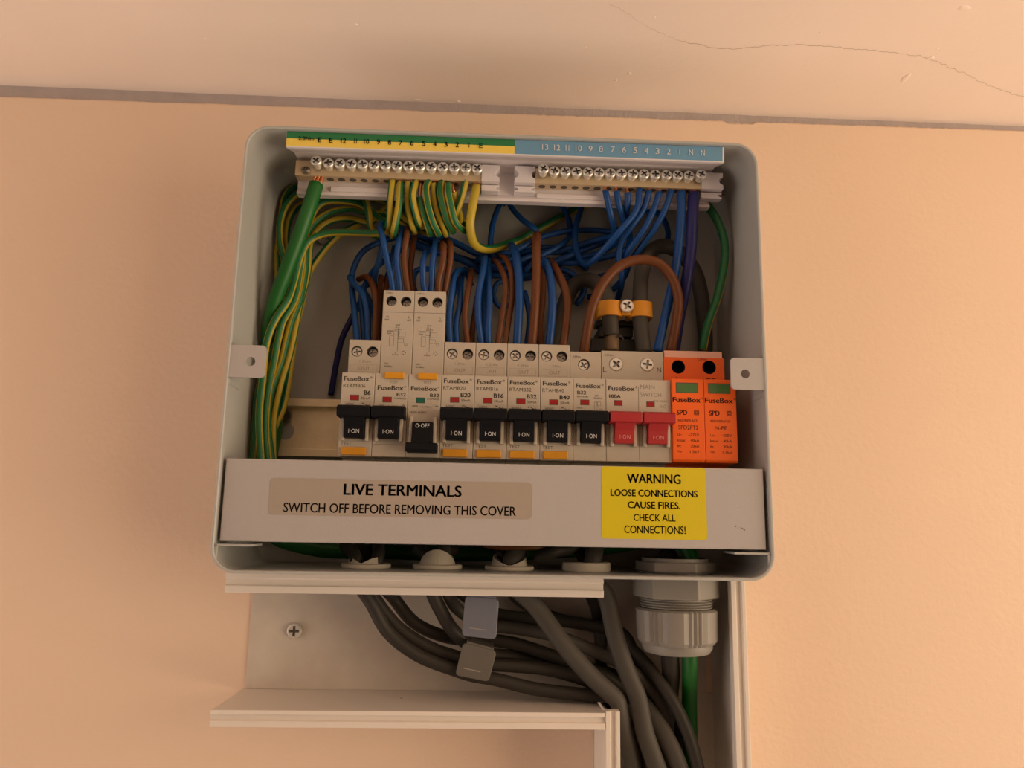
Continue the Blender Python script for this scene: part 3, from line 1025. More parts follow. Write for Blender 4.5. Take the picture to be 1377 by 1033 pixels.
# ------------------------------------------------------------------ wires
E_PAT = [1, 1, 1, 0, 0, 0, 1, 1, 1, 0, 0, 0]
WIRES = []
def wire(name, label, cat, group, pts, r, m, copper=None, roll=None, twist=0.0, flat=1.0, nstr=1, sides=12, pat=E_PAT, mob=1.0, pin0=7.0, pin1=5.0):
    """note a wire's run; every run is settled against its neighbours before it is built.
    A point is (px, py, Y), or ('w', x, y, z) in millimetres"""
    P = [p[1:] if p[0] == 'w' else at(*p) for p in pts]
    WIRES.append(dict(name=name, label=label, cat=cat, group=group, P=P, r=r, m=m, copper=copper, roll=random.uniform(0, 3.1) if roll is None else roll,
                      twist=twist, flat=flat, nstr=nstr, sides=sides, pat=pat, mob=mob, pin0=pin0, pin1=pin1, fixed=[Vector(p[1:]) for p in pts if p[0] == 'w']))

def settle(obst, rounds=340):
    """push the runs apart until insulation rests on insulation, and keep them off steel, plastic and devices"""
    from mathutils.kdtree import KDTree
    path, wid, rad, mob = [], [], [], []
    for k, w_ in enumerate(WIRES):
        c = catmull(w_['P'], 2.2)
        L = [0.0]
        for a, b in zip(c, c[1:]):
            L.append(L[-1] + (b - a).length)
        w_['n0'] = len(path)
        for p, l in zip(c, L):
            f = min(1.0, l / w_['pin0'] if w_['pin0'] else 1.0, (L[-1] - l) / w_['pin1'] if w_['pin1'] else 1.0)
            for q in w_['fixed']:
                f = min(f, max(0.0, ((p - q).length - 4) / 10))
            path.append(tuple(p)); wid.append(k); rad.append(w_['r']); mob.append(w_['mob'] * max(0.0, f))
        w_['n1'] = len(path)
    X0_ = np.array(path); X = X0_.copy()
    wid = np.array(wid); rad = np.array(rad); mob = np.array(mob)
    names = [w_['name'] for w_ in WIRES]
    core = {k for k, n in enumerate(names) if n == 'tail_core'}
    gl_ok = np.array([('gland' in WIRES[k]['label']) or names[k] == 'earth_cable' for k in wid])
    segs = [(w_['n0'], w_['n1']) for w_ in WIRES]
    pairs = None
    for it in range(rounds):
        if it % 12 == 0:
            kd = KDTree(len(X))
            for i, p in enumerate(X):
                kd.insert(p, i)
            kd.balance()
            pi, pj = [], []
            for i, p in enumerate(X):
                for _, j, d in kd.find_range(p, rad[i] + 5.6 + 2.0):
                    if j > i and wid[i] != wid[j] and not (wid[i] in core or wid[j] in core):
                        pi.append(i); pj.append(j)
            pi, pj = np.array(pi, int), np.array(pj, int)
        d = X[pi] - X[pj]
        dist = np.linalg.norm(d, axis=1) + 1e-6
        need = rad[pi] + rad[pj] + 0.5 - dist
        on = need > 0
        i_, j_, d_, n_ = pi[on], pj[on], d[on], need[on]
        u = d_.copy()
        u[:, 1] += np.where(u[:, 1] >= 0, 1, -1) * 0.6        # prefer to pass in front or behind
        u /= np.linalg.norm(u, axis=1)[:, None] + 1e-6
        mi, mj = mob[i_], mob[j_]
        tot = mi + mj + 1e-6
        step = np.zeros_like(X); cnt = np.zeros(len(X))
        np.add.at(step, i_, u * (n_ * mi / tot)[:, None]); np.add.at(cnt, i_, 1)
        np.add.at(step, j_, -u * (n_ * mj / tot)[:, None]); np.add.at(cnt, j_, 1)
        step /= np.maximum(1, cnt)[:, None] ** .6
        # spread each push along its wire so the run stays smooth
        for a, b in segs:
            st = step[a:b]
            for _ in range(3):
                if b - a > 2:
                    st[1:-1] = .25 * st[:-2] + .5 * st[1:-1] + .25 * st[2:]
            X[a:b] += st * 1.5 * np.minimum(1, mob[a:b] * 3)[:, None]
            if b - a > 4 and it < rounds - 20:
                off = X[a:b] - X0_[a:b]
                off[1:-1] += .12 * (off[:-2] + off[2:] - 2 * off[1:-1])
                X[a:b] = X0_[a:b] + off
        # --- boundaries
        x, y, z = X.T
        inside = z > 2.0
        lim = np.where(y > -9, 135.5, 139.6) - rad
        near = np.zeros(len(X), bool)
        for cx_, cy_, cr_ in FLOOR_HOLES:
            near |= (x - cx_) ** 2 + (y - cy_) ** 2 < (cr_ + 3) ** 2
        x = np.where(inside, np.clip(x, -lim, lim), x)
        y = np.where(inside, np.clip(y, -73 + rad, -2.3 - rad), y)
        z = np.where(inside, np.minimum(z, 238.4 - rad), z)
        z = np.where(inside & ~near, np.maximum(z, 2.4 + rad), z)
        low = z < -1.0
        y = np.where(low & ~gl_ok, np.clip(y, -48.2 + rad, -2.4 - rad), y)
        x = np.where(low, np.minimum(x, 130.2 - rad), x)
        corner = low & (x < 62.8 + rad) & (z < -69.2 + rad)
        dx, dz = 62.8 + rad - x, -69.2 + rad - z
        x = np.where(corner & (dx <= dz), x + dx, x)
        z = np.where(corner & (dz < dx), z + dz, z)
        # cable gland as a round column for everything that does not pass through it
        rx, ry = x - GLX, y + 42.0
        rr_ = np.hypot(rx, ry) + 1e-6
        col_ = (z < 9) & (z > -41.5) & ~gl_ok & (rr_ < 24.0 + rad)
        k_ = np.where(col_, (24.0 + rad) / rr_, 1.0)
        x, y = GLX + rx * k_, -42.0 + ry * k_
        for bx0, bx1, by0, by1, bz0, bz1, top_open in obst:
            ix = np.minimum(x - (bx0 - rad), (bx1 + rad) - x)
            iy = np.minimum(y - (by0 - rad), (by1 + rad) - y)
            zt_ = bz1 + (0.15 if top_open else rad)
            iz = np.minimum(z - (bz0 - rad), zt_ - z) if not top_open else zt_ - z
            hit = (ix > 0) & (iy > 0) & (iz > 0) & (z > bz0 - rad)
            if not hit.any():
                continue
            ax = np.argmin(np.stack([ix, iy, iz]), axis=0)
            sx_ = hit & (ax == 0); sy_ = hit & (ax == 1); sz_ = hit & (ax == 2)
            x = np.where(sx_, np.where(x < (bx0 + bx1) / 2, bx0 - rad, bx1 + rad), x)
            y = np.where(sy_, np.where(y < (by0 + by1) / 2, by0 - rad, by1 + rad), y)
            z = np.where(sz_, zt_ if top_open else np.where(z < (bz0 + bz1) / 2, bz0 - rad, zt_), z)
        X = np.stack([x, y, z], axis=1)
    for w_ in WIRES:
        w_['path'] = [Vector(p) for p in X[w_['n0']:w_['n1']]]

def build_wires():
    for w_ in WIRES:
        P, r, m = w_['path'], w_['r'], w_['m']
        mb = MB()
        if m == 'earth':
            mb.tube(P, r, 12, w_['pat'], w_['roll'], step=0, twist=w_['twist'])
            o = mb.build(w_['name'], ['ey', 'eg'])
        else:
            mb.tube(P, r, w_['sides'], None, 0, step=0, flat=w_['flat'])
            o = mb.build(w_['name'], m)
        tag(o, w_['label'], w_['cat'], w_['group'])
        if w_['copper']:
            # bare conductor reaching up from the insulation into the terminal
            p0 = P[0]
            q = Vector(w_['copper'])
            mb = MB()
            if w_['nstr'] == 1:
                mb.tube([q, q.lerp(p0, .5), p0 + (p0 - q) * .1], r * .5, 8)
            else:
                for k in range(w_['nstr']):
                    o2 = Vector(((k - (w_['nstr'] - 1) / 2) * r * .55, -r * .2, 0))
                    mb.tube([q + o2 * .85, q.lerp(p0, .5) + o2, p0 + o2 + (p0 - q) * .1], r * .26, 8)
            mb.build('copper_core', 'copper', o)

G_E = 'thin green and yellow earth wires in the metal box'
L_E = 'thin green and yellow earth wire looping from brass earth bar into the tied bundle'
# each: bar end (px, py), then loop, arc and the run down inside the box
ENUM = iter(['seven', 'seven', 'six', 'six', 'five', 'four', 'four', 'three', 'three', 'two', 'one'])
def earth(top, loop, arc, down, roll, r=2.05, cop=None, tw=0.0):
    n = next(ENUM)
    p = [(top[0], top[1], -50)] + loop + arc + down
    tp = at(top[0], top[1], -50)
    c = (tp[0] if cop is None else cop, -48.2, 224.2)
    wire('earth_wire', 'thin striped earth wire screwed under number %s of green and yellow strip' % n, 'wire', G_E + ' under number ' + n, p, r, 'earth', copper=c, roll=roll, twist=tw, pin1=0)

dn = [
    [(396, 375, -34), (384, 400, -40), (367, 424, -42), (357, 456, -42), (353, 511, -42), (349, 556, -42), (351, 625, -42)],
    [(404, 365, -30), (396, 404, -34), (379, 436, -38), (369, 485, -38), (360, 534, -38), (357, 578, -38), (361, 625, -38)],
    [(408, 360, -27), (401, 404, -29), (389, 438, -31), (377, 489, -32), (364, 532, -34), (360, 570, -34), (366, 625, -34)],
    [(412, 370, -22), (402, 410, -24), (397, 440, -26), (389, 475, -27), (374, 520, -28), (366, 560, -28), (368, 625, -28)],
    [(400, 380, -26), (380, 420, -30), (366, 460, -33), (345, 511, -34), (336, 556, -34), (333, 625, -34)],
    [(402, 380, -22), (384, 425, -26), (370, 470, -28), (349, 525, -30), (341, 567, -30), (342, 625, -30)],
    [(406, 385, -19), (391, 430, -22), (383, 480, -24), (368, 530, -25), (352, 570, -26), (350, 625, -26)],
    [(411, 385, -16), (398, 430, -18), (388, 490, -20), (374, 540, -21), (360, 580, -22), (358, 625, -22)],
    [(404, 390, -14), (386, 440, -17), (372, 490, -19), (346, 540, -22), (338, 580, -24), (338, 625, -24)],
    [(408, 395, -11), (393, 440, -13), (380, 500, -15), (366, 550, -17), (352, 590, -20), (352, 625, -20)],
]
earth((527.5, 243), [(524, 272, -50), (522, 298, -46), (516, 312, -34)],
      [(503, 314, -32), (462, 313, -31), (437, 315, -31), (417, 324, -32), (406, 342, -33)], dn[0], 0.5, cop=at(531, 240, -48)[0])
earth((538.5, 246), [(535, 280, -52), (528, 306, -48), (522, 318, -36)],
      [(510, 302, -24), (488, 278, -24), (462, 271, -24), (432, 274, -25), (416, 300, -27)], dn[1], 1.3, cop=at(537, 240, -48)[0])
earth((549, 245), [(549, 275, -48), (555, 300, -46), (556, 308, -34), (540, 302, -24)],
      [(520, 289, -20), (497, 287, -20), (472, 281, -20), (440, 287, -21), (416, 308, -24)], dn[2], 0.9, cop=at(549, 240, -48)[0])
earth((558.5, 244), [(559, 275, -50), (562, 300, -47), (561, 306, -34), (545, 298, -22)],
      [(520, 278, -17), (497, 298, -17), (471, 293, -17), (444, 297, -18), (421, 316, -20)], dn[3], 0.2, cop=at(551, 240, -48)[0])
earth((564, 266), [(569, 288, -50), (577, 310, -46), (576, 314, -32), (550, 304, -20)],
      [(510, 290, -13), (486, 299, -13), (462, 311, -13), (444, 327, -13), (424, 352, -14), (412, 372, -15)], dn[7][1:], 2.4, cop=at(566, 240, -48)[0])
earth((577, 243), [(578, 272, -53), (584, 298, -51), (592, 315, -44), (588, 312, -28), (560, 292, -18)],
      [(520, 268, -12), (485, 261, -12), (450, 262, -13), (420, 280, -16), (408, 320, -20)], dn[4], 2.5, 1.9, cop=at(574, 240, -48)[0])
earth((584, 247), [(589, 278, -49), (597, 300, -47), (602, 314, -40), (594, 308, -26), (560, 284, -15)],
      [(515, 258, -9), (474, 251, -9), (440, 258, -10), (412, 280, -13), (404, 330, -17)], dn[5], 1.2, cop=at(588, 240, -48)[0])
earth((594, 244), [(596, 272, -52), (601, 296, -49), (608, 310, -42), (600, 302, -26), (560, 275, -13)],
      [(500, 254, -6.5), (455, 256, -7), (420, 252, -8), (390, 270, -14), (377, 297, -18), (377, 327, -20), (384, 352, -20), (392, 385, -18)], dn[8][1:], 2.7, cop=at(590, 240, -48)[0])
earth((603, 248), [(606, 276, -52), (611, 300, -49), (622, 311, -42), (628, 306, -30), (600, 285, -16)],
      [(540, 262, -9), (490, 248, -6), (430, 246, -6), (393, 244, -10), (375, 263, -13), (366, 292, -15), (365, 327, -17), (371, 376, -18), (378, 420, -18)], dn[9][1:], 2.3, cop=at(599, 240, -48)[0])
earth((610, 258), [(612, 270, -46), (616, 285, -42), (614, 298, -30), (590, 290, -14)],
      [(540, 272, -6), (480, 262, -4.5), (430, 268, -6), (401, 276, -9), (388, 293, -12), (383, 316, -14), (386, 345, -15), (394, 385, -16)], dn[6][1:], 0.6, cop=at(609, 240, -48)[0])
earth((626, 244), [(621, 268, -50), (615, 286, -48), (612, 298, -38), (600, 294, -24)],
      [(560, 268, -14), (520, 252, -10), (474, 250, -16), (490, 266, -25), (498, 289, -27), (502, 311, -27), (512, 322, -24), (520, 320, -14)], [(500, 316, -6)], 0.1, cop=at(628, 240, -48)[0])

# heavy earth link from the bar to the surge protector
wire('earth_wire', 'thick yellow and green earth wire running across to orange surge protector', 'wire', None,
     [(641, 250, -49), (636, 275, -51), (632, 305, -48), (638, 332, -38), (656, 341, -26), (690, 330, -13), (735, 302, -8), (790, 271, -7), (840, 254, -8), (900, 240, -14),
      (935, 256, -30), (958, 284, -36), (972, 315, -38), (975, 345, -38), (966, 395, -37), (951, 440, -36), (945, 470, -34)], 2.55, 'earth', copper=(at(641, 250, -49)[0], -48.3, 224.2), roll=-math.pi / 2, nstr=3, pat=[0] * 6 + [1] * 6, twist=math.pi * .55)

# thick green main earth
wire('earth_cable', 'thick plain green earth cable with bare copper strands at brass bar', 'cable', None,
     [(426, 249, -49), (414, 285, -52), (398, 330, -50), (381, 375, -46), (364, 420, -40), (350, 470, -30), (338, 540, -22), (334, 640, -18), (352, 712, -14), (420, 738, -12),
      (520, 742, -12), (600, 745, -12), (700, 744, -14), (800, 738, -18), (880, 732, -30), ('w', GLX + 6.8, -42 + -1, 12), ('w', GLX + 6.8, -42 + -1, -44), (927, 950, -26), (930, 1090, -16)],
     4.2, 'green', copper=(at(430, 236, -49)[0], -49, 225.0), nstr=3, sides=16, mob=.25, pin1=0)

G_B = 'thin blue neutral wires in the metal box'
L_BN = 'blue neutral wire dropping from brass neutral bar under the blue strip'
NNUM = iter(['eight', 'seven', 'six', 'five', 'four', 'three', 'two'])
def blue_n(pts, r=1.9, label=None, m='blue', grp=G_B):
    if label is None:
        label = 'blue neutral wire screwed under number %s of the blue strip' % next(NNUM)
    tp = at(*pts[0])
    wire('neutral_wire', label, 'wire', grp, pts, r, m, copper=(tp[0], -48.3, 224.3))
blue_n([(814, 256, -50.5), (818, 275, -48), (824, 300, -42), (826, 316, -32), (808, 322, -18), (760, 338, -14), (720, 350, -14), (680, 352, -18), (640, 348, -16)])
blue_n([(829, 257, -50.5), (832, 275, -47), (838, 296, -40), (846, 316, -28), (840, 334, -18), (800, 345, -11), (740, 352, -10), (700, 356, -14)])
blue_n([(844, 259, -50.5), (843, 275, -46), (841, 296, -37), (838, 318, -26), (815, 338, -14), (770, 350, -8), (730, 360, -8), (690, 362, -9)])
blue_n([(860, 254, -50.5), (856, 282, -50), (836, 308, -48), (815, 332, -42), (798, 350, -34), (786, 356, -28), (775, 340, -22), (773, 310, -18), (780, 280, -14), (787, 250, -10)])
blue_n([(873, 256, -50.5), (866, 280, -48), (848, 306, -45), (836, 324, -40), (832, 345, -36), (836, 368, -32), (834, 388, -26), (826, 404, -16), (812, 396, -8), (800, 380, -6)])
blue_n([(887, 258, -50.5), (879, 282, -49), (866, 308, -46), (848, 333, -40), (836, 352, -30), (820, 368, -18), (790, 376, -8), (750, 372, -6)])
blue_n([(903, 256, -50.5), (894, 282, -49), (880, 308, -45), (862, 332, -38), (848, 352, -28), (838, 376, -18), (818, 396, -10), (790, 400, -6)])
L_BT = 'thick blue wire from brass neutral bar down to orange surge protector'
blue_n([(916, 258, -50.5), (916, 290, -50), (913, 330, -48), (907, 370, -45), (897, 415, -42), (884, 474, -40)], 2.7, L_BT, 'blue', None)
blue_n([(933, 260, -50.5), (931, 295, -51), (929, 335, -48), (922, 385, -44), (914, 425, -36), (906, 476, -28)], 3.4, 'thickest indigo blue wire from end of brass neutral bar beside green wire', 'navy', None)

L_BB = 'blue neutral wire coiled in the bundle behind the breakers'
def blue_b(pts, r=1.8):
    wire('neutral_wire', L_BB, 'wire', 'coiled blue neutral wires', pts, r, 'blue', pin0=0, pin1=0)
blue_b([(682, 240, -10), (670, 275, -14), (663, 305, -18), (664, 338, -20), (675, 350, -20), (700, 352, -16)])
blue_b([(676, 274, -9), (695, 262, -9), (722, 258, -9), (750, 270, -10), (766, 298, -11), (766, 322, -12), (752, 338, -14), (725, 350, -17), (705, 365, -17)])
blue_b([(680, 256, -16), (686, 276, -17), (702, 296, -20), (722, 314, -24), (727, 334, -22), (715, 344, -16), (690, 348, -12)])
blue_b([(645, 352, -20), (690, 342, -18), (727, 322, -15), (760, 314, -13), (795, 311, -12), (825, 312, -10), (848, 300, -8), (868, 284, -8), (888, 290, -8), (898, 310, -9), (895, 340, -10)])
blue_b([(655, 352, -15), (700, 348, -12), (728, 334, -11), (745, 334, -10), (760, 342, -8), (790, 362, -6)])
blue_b([(545, 314, -16), (575, 321, -16), (610, 332, -15), (650, 348, -15), (700, 355, -13), (750, 350, -10), (800, 330, -9), (835, 312, -8)], 2.1)
blue_b([(550, 322, -12), (590, 332, -11), (640, 352, -11), (690, 366, -10), (740, 368, -8)], 2.1)
blue_b([(560, 330, -8), (600, 340, -7), (650, 358, -7), (700, 372, -6.5), (760, 366, -6), (785, 390, -8), (775, 410, -9)], 2.0)
blue_b([(540, 322, -9), (560, 318, -8), (610, 345, -7), (655, 362, -7), (720, 355, -6)], 2.0)
# towards breaker B6 and the rest of the row
def feed(pts, m, r=1.75, label=None, grp=None):
    nm = {'blue': 'neutral_wire', 'brown': 'live_wire'}[m]
    wire(nm, label, 'wire', grp, pts, r, m)
L1 = 'blue wire bending down into breaker marked B6'
feed([(535, 318, -12), (512, 322, -14), (488, 336, -17), (475, 362, -20), (474, 385, -24), (478, 420, -30), (482, 458, -34), (483, 466, -34)], 'blue', 1.9, L1, 'blue wires into breaker B6')
feed([(540, 335, -9), (512, 352, -12), (490, 372, -18), (482, 395, -24), (486, 430, -29), (489, 466, -32)], 'blue', 1.8, L1, 'blue wires into breaker B6')
feed([(470, 372, -24), (476, 382, -27), (488, 396, -32), (494, 420, -34), (496, 466, -35)], 'blue', 1.9, L1, 'blue wires into breaker B6')
feed([(500, 380, -14), (488, 388, -16), (498, 410, -18), (505, 440, -24), (502, 466, -26)], 'blue', 1.8, L1, 'blue wires into breaker B6')
wire('neutral_wire', 'dark blue wire slanting down behind breaker B6 beside bare rail', 'wire', None, [(488, 400, -14), (474, 426, -13), (460, 455, -12), (452, 490, -9), (447, 520, -6), (445, 531, -4.5)], 1.9, 'navy')
L2 = 'brown wire dropping into breaker marked B6'
feed([(482, 376, -18), (494, 373, -24), (502, 386, -32), (505, 410, -36), (503, 466, -36)], 'brown', 1.8, L2, 'brown wires into breaker B6')
feed([(512, 372, -16), (510, 390, -22), (510, 420, -30), (508, 466, -32)], 'brown', 1.8, L2, 'brown wires into breaker B6')
feed([(520, 374, -15), (517, 395, -20), (514, 430, -26), (511, 466, -29)], 'brown', 1.8, L2, 'brown wires into breaker B6')
L3 = 'blue wire dropping into tall breaker with red flag'
feed([(513, 300, -36), (517, 322, -44), (522, 352, -42), (528, 380, -40), (529, 398, -38)], 'blue', 1.8, L3, 'blue wires into tall breaker with red flag')
feed([(516, 310, -26), (513, 340, -24), (508, 370, -20), (504, 392, -14)], 'blue', 1.8, L3, 'blue wires into tall breaker with red flag')
feed([(542, 306, -34), (538, 325, -42), (534, 352, -42), (536, 380, -40), (537, 398, -38)], 'blue', 1.8, L3, 'blue wires into tall breaker with red flag')
feed([(531, 330, -16), (525, 360, -14), (518, 380, -10)], 'blue', 1.8, L3, 'blue wires into tall breaker with red flag')
L4 = 'brown wire dropping into tall breaker with red flag'
feed([(554, 300, -32), (549, 318, -42), (543, 342, -42), (545, 370, -41), (549, 398, -38)], 'brown', 1.8, L4, 'brown wires into tall breaker with red flag')
feed([(558, 314, -26), (554, 340, -32), (552, 365, -34), (556, 398, -34)], 'brown', 1.8, L4, 'brown wires into tall breaker with red flag')
L5 = 'blue wire dropping into tall breaker with green flag'
feed([(582, 336, -22), (573, 341, -36), (570, 356, -42), (571, 378, -40), (573, 400, -38)], 'blue', 1.8, L5, 'blue wires into tall breaker with green flag')
feed([(588, 318, -28), (585, 335, -40), (580, 358, -42), (578, 380, -40), (578, 400, -37)], 'blue', 1.8, L5, 'blue wires into tall breaker with green flag')
feed([(576, 362, -18), (560, 364, -14), (556, 384, -12), (564, 402, -20)], 'blue', 1.8, L5, 'blue wires into tall breaker with green flag')
L6 = 'brown wire arched over into tall breaker with green flag'
feed([(588, 335, -16), (594, 326, -34), (597, 334, -42), (596, 355, -42), (591, 378, -40), (590, 400, -37)], 'brown', 1.85, L6, 'brown wires into tall breaker with green flag')
feed([(592, 330, -12), (599, 322, -28), (604, 332, -40), (604, 352, -41), (600, 378, -38), (597, 400, -36)], 'brown', 1.85, L6, 'brown wires into tall breaker with green flag')

def lbl(c, b):
    return '%s wire dropping into compact breaker marked %s' % (c, b)
def grp(c, b):
    return '%s wires into breaker %s' % (c, b)
feed([(634, 385, -16), (630, 368, -20), (620, 362, -26), (610, 372, -34), (607, 392, -38), (604, 425, -38), (606, 470, -36)], 'blue', 1.8, lbl('blue', 'B20'), grp('blue', 'B20'))
feed([(626, 362, -10), (621, 385, -30), (619, 408, -36), (613, 440, -36), (614, 470, -35)], 'blue', 1.8, lbl('blue', 'B20'), grp('blue', 'B20'))
feed([(620, 372, -8), (606, 400, -24), (600, 430, -30), (600, 470, -32)], 'blue', 1.8, lbl('blue', 'B20'), grp('blue', 'B20'))
feed([(634, 364, -22), (632, 378, -34), (628, 400, -38), (625, 425, -38), (629, 470, -36)], 'brown', 1.8, lbl('brown', 'B20'), grp('brown', 'B20'))
feed([(641, 400, -14), (638, 425, -26), (635, 448, -30), (634, 470, -32)], 'brown', 1.7, lbl('brown', 'B20'), grp('brown', 'B20'))
feed([(652, 346, -28), (650, 362, -36), (644, 392, -39), (643, 425, -39), (648, 470, -36)], 'blue', 1.9, lbl('blue', 'B16'), grp('blue', 'B16'))
feed([(658, 350, -22), (658, 380, -34), (658, 415, -38), (656, 445, -38), (657, 470, -36)], 'blue', 1.9, lbl('blue', 'B16'), grp('blue', 'B16'))
feed([(652, 366, -14), (651, 400, -24), (652, 440, -30), (653, 470, -32)], 'blue', 1.8, lbl('blue', 'B16'), grp('blue', 'B16'))
feed([(680, 376, -12), (668, 382, -14), (664, 400, -14), (672, 412, -12), (690, 408, -9)], 'blue', 1.7, L_BB, 'coiled blue neutral wires')
feed([(664, 350, -22), (671, 358, -32), (679, 375, -38), (680, 400, -38), (675, 435, -37), (669, 470, -36)], 'brown', 1.8, lbl('brown', 'B16'), grp('brown', 'B16'))
feed([(672, 344, -20), (681, 350, -32), (687, 366, -38), (688, 395, -38), (683, 430, -37), (678, 470, -36)], 'brown', 1.8, lbl('brown', 'B16'), grp('brown', 'B16'))
feed([(688, 330, -22), (694, 344, -36), (697, 370, -41), (698, 410, -41), (695, 470, -38)], 'blue', 2.5, lbl('thick blue', 'B32'), grp('blue', 'B32'))
feed([(705, 392, -14), (712, 425, -18), (708, 470, -24)], 'blue', 1.9, lbl('thick blue', 'B32'), grp('blue', 'B32'))
feed([(722, 316, -30), (721, 330, -42), (721, 370, -44), (719, 420, -43), (715, 472, -39)], 'brown', 2.6, lbl('thick upright brown', 'B32'), None)
feed([(730, 350, -14), (729, 400, -18), (725, 440, -22), (728, 474, -28)], 'brown', 2.4, 'dark brown wire behind upright brown wire between breakers B32 and B40', None)
feed([(727, 350, -22), (733, 354, -36), (740, 375, -41), (743, 410, -42), (738, 472, -38)], 'blue', 2.5, lbl('thick blue', 'B40'), None)
feed([(740, 352, -20), (746, 360, -34), (757, 382, -40), (763, 405, -41), (761, 440, -40), (757, 474, -38)], 'brown', 2.4, lbl('thick curved brown', 'B40'), None)

# brown loop, meter tails and their clamp
wire('live_wire', 'thick brown wire looped from breaker B32 over to orange surge protector', 'wire', None,
     [(785, 480, -40), (789, 450, -46), (797, 412, -50), (812, 380, -52), (835, 357, -53), (862, 349, -53), (887, 355, -52), (904, 375, -50), (912, 402, -48), (910, 430, -46), (902, 474, -41)], 2.9, 'brown')
wire('meter_tail', 'grey sheathed tail with torn sheath end under the amber clamp', 'cable', None,
     [(745, 470, -12), (756, 420, -13), (770, 386, -15), (786, 377, -20), (803, 381, -28), (815, 398, -35), (820, 424, -37), (822, 452, -37)], 4.7, 'grey_l', sides=16, mob=.04)
wire('tail_core', 'brown core entering the main switch below torn grey sheath', 'wire', None, [(822, 452.6, -37), (823, 460, -37), (823, 472, -37)], 4.2, 'sleeve', sides=16, mob=0)
mb = MB()
a, b = at(829, 452, -41), at(838, 449, -46)
mb.poly([a, (a[0] + 2.6, -44, a[2] - .2), (a[0] + 3.8, -45.5, a[2] - 3.0), (a[0] + 3.0, -45.7, a[2] - 3.2), (a[0] + 2.0, -44, a[2] - 1.2), (a[0], -41.2, a[2] - 1.4)])
o = mb.build('torn_sheath', 'grey_l')
tag(o, 'curled strip of torn grey sheath hanging off the tail beneath amber clamp', 'sheath')
sol = o.modifiers.new('thick', 'SOLIDIFY')
sol.thickness = .0004
wire('meter_tail', 'thick grey tail arching behind blue wires and down through amber clamp', 'cable', None,
     [(948, 500, -14), (948, 450, -15), (944, 405, -16), (934, 366, -18), (914, 340, -21), (892, 331, -25), (874, 340, -30), (864, 362, -34), (861, 400, -37), (861, 430, -37), (866, 474, -37)], 4.7, 'grey_l', sides=16, mob=.04)

cl = thing('cable_clamp', 'amber plastic double clamp screwed over two grey tails', 'clamp', at(841, 425, -20))
z1, z0 = at(841, 404, -42)[2], at(841, 424, -42)[2]
xa, xb, xm = at(820, 414, -37)[0], at(861, 414, -37)[0], at(841, 412, -37)[0]
R1, R2 = 5.1, 7.2
def omega(R):
    p = []
    for c in (xa, xb):
        p += [(c + R * math.cos(a), -37 + -R * math.sin(a)) for a in [math.pi * k / 14 for k in range(14, -1, -1)]]
    return p
def arch(c):
    o_ = [(c - R2, -28)] + [(c - R2 * math.cos(math.pi * k / 14), -37 - R2 * .82 * math.sin(math.pi * k / 14)) for k in range(15)] + [(c + R2, -28)]
    i_ = [(c + R1, -28)] + [(c + R1 * math.cos(math.pi * k / 14), -37 - R1 * .95 * math.sin(math.pi * k / 14)) for k in range(15)] + [(c - R1, -28)]
    return o_ + i_
for c in (xa, xb):
    mb = MB()
    mb.prism_z(arch(c), z0, z1)
    mb.build('clamp_arch', 'clamp', cl, smooth=True)
mb = MB()
mb.box(xa + R1 + 1.2, xb - R1 - 1.2, -40.2, -37.2, z0 + .6, z1 - .4)
mb.build('clamp_bridge', 'clamp', cl, bevel=.4)
screw('clamp_screw', SCREW, xm, -40.6, at(841, 412, -41)[2], 3.9, cl)
mb = MB()
xq0, xq1 = at(802, 450, -26)[0], at(856, 450, -26)[0]
mb.box(xq0, xq1, -27.5, -14, z0 - 2.0, z0 + 1.0)
mb.box(xq0 + 2, xq1 - 2, -26, -1.7, z0 - 9.0, z0 - 3.0)
mb.box(xq0 - 3, xq1 + 1, -25, -1.7, z0 - 18, z0 - 10.0)
mb.build('clamp_base', 'darkplastic', cl, bevel=.5)

# ------------------------------------------------------------------ grommets, gland
def grommet(px, rim, torn, label):
    x = at(px, 765, -38)[0]
    g = thing('grommet', label, 'grommet', (x, -38, 1.6), 'cream rubber grommets in the box floor')
    mb = MB()
    mb.lathe((x, -38, 0), [(11.0, -1.5), (11.0, 1.7), (13.2, 1.7), (13.6, 2.3), (13.6, rim - .5), (13.0, rim), (10.4, rim), (9.8, 1.0), (9.8, -1.5)], 30, 'z', 0, caps=False)
    mb.build('ring', 'rubber', g, smooth=True)
    if torn:
        mb = MB()
        n = 30
        lo, hi = [], []
        for i in range(n):
            a = 2 * math.pi * i / n
            k = abs(math.sin(a * torn[1] + torn[2]))
            rr = 9.7 - torn[0] * .12 * k
            lo.append(mb.bm.verts.new((x + 10.2 * math.cos(a), -38 + 10.2 * math.sin(a), rim - 1)))
            hi.append(mb.bm.verts.new((x + rr * math.cos(a), -38 + rr * math.sin(a), rim + torn[0] * k)))
        for i in range(n):
            mb.face([lo[i], lo[(i + 1) % n], hi[(i + 1) % n], hi[i]])
        o = mb.build('torn_membrane', 'rubber', g)
        s_ = o.modifiers.new('thick', 'SOLIDIFY')
        s_.thickness = .0007
grommet(492, 4.0, (3.5, 1.5, 2.6), 'cream rubber grommet with three grey cables through it')
grommet(588, 4.2, (8.0, 1.0, 0.0), 'cream rubber grommet with tall torn flaps around a dark cable')
grommet(685, 4.0, (7.0, 0.5, 0.8), 'cream rubber grommet with a single torn pointed flap')
grommet(788, 6.6, None, 'thick rimmed cream rubber grommet next to the big grey gland')

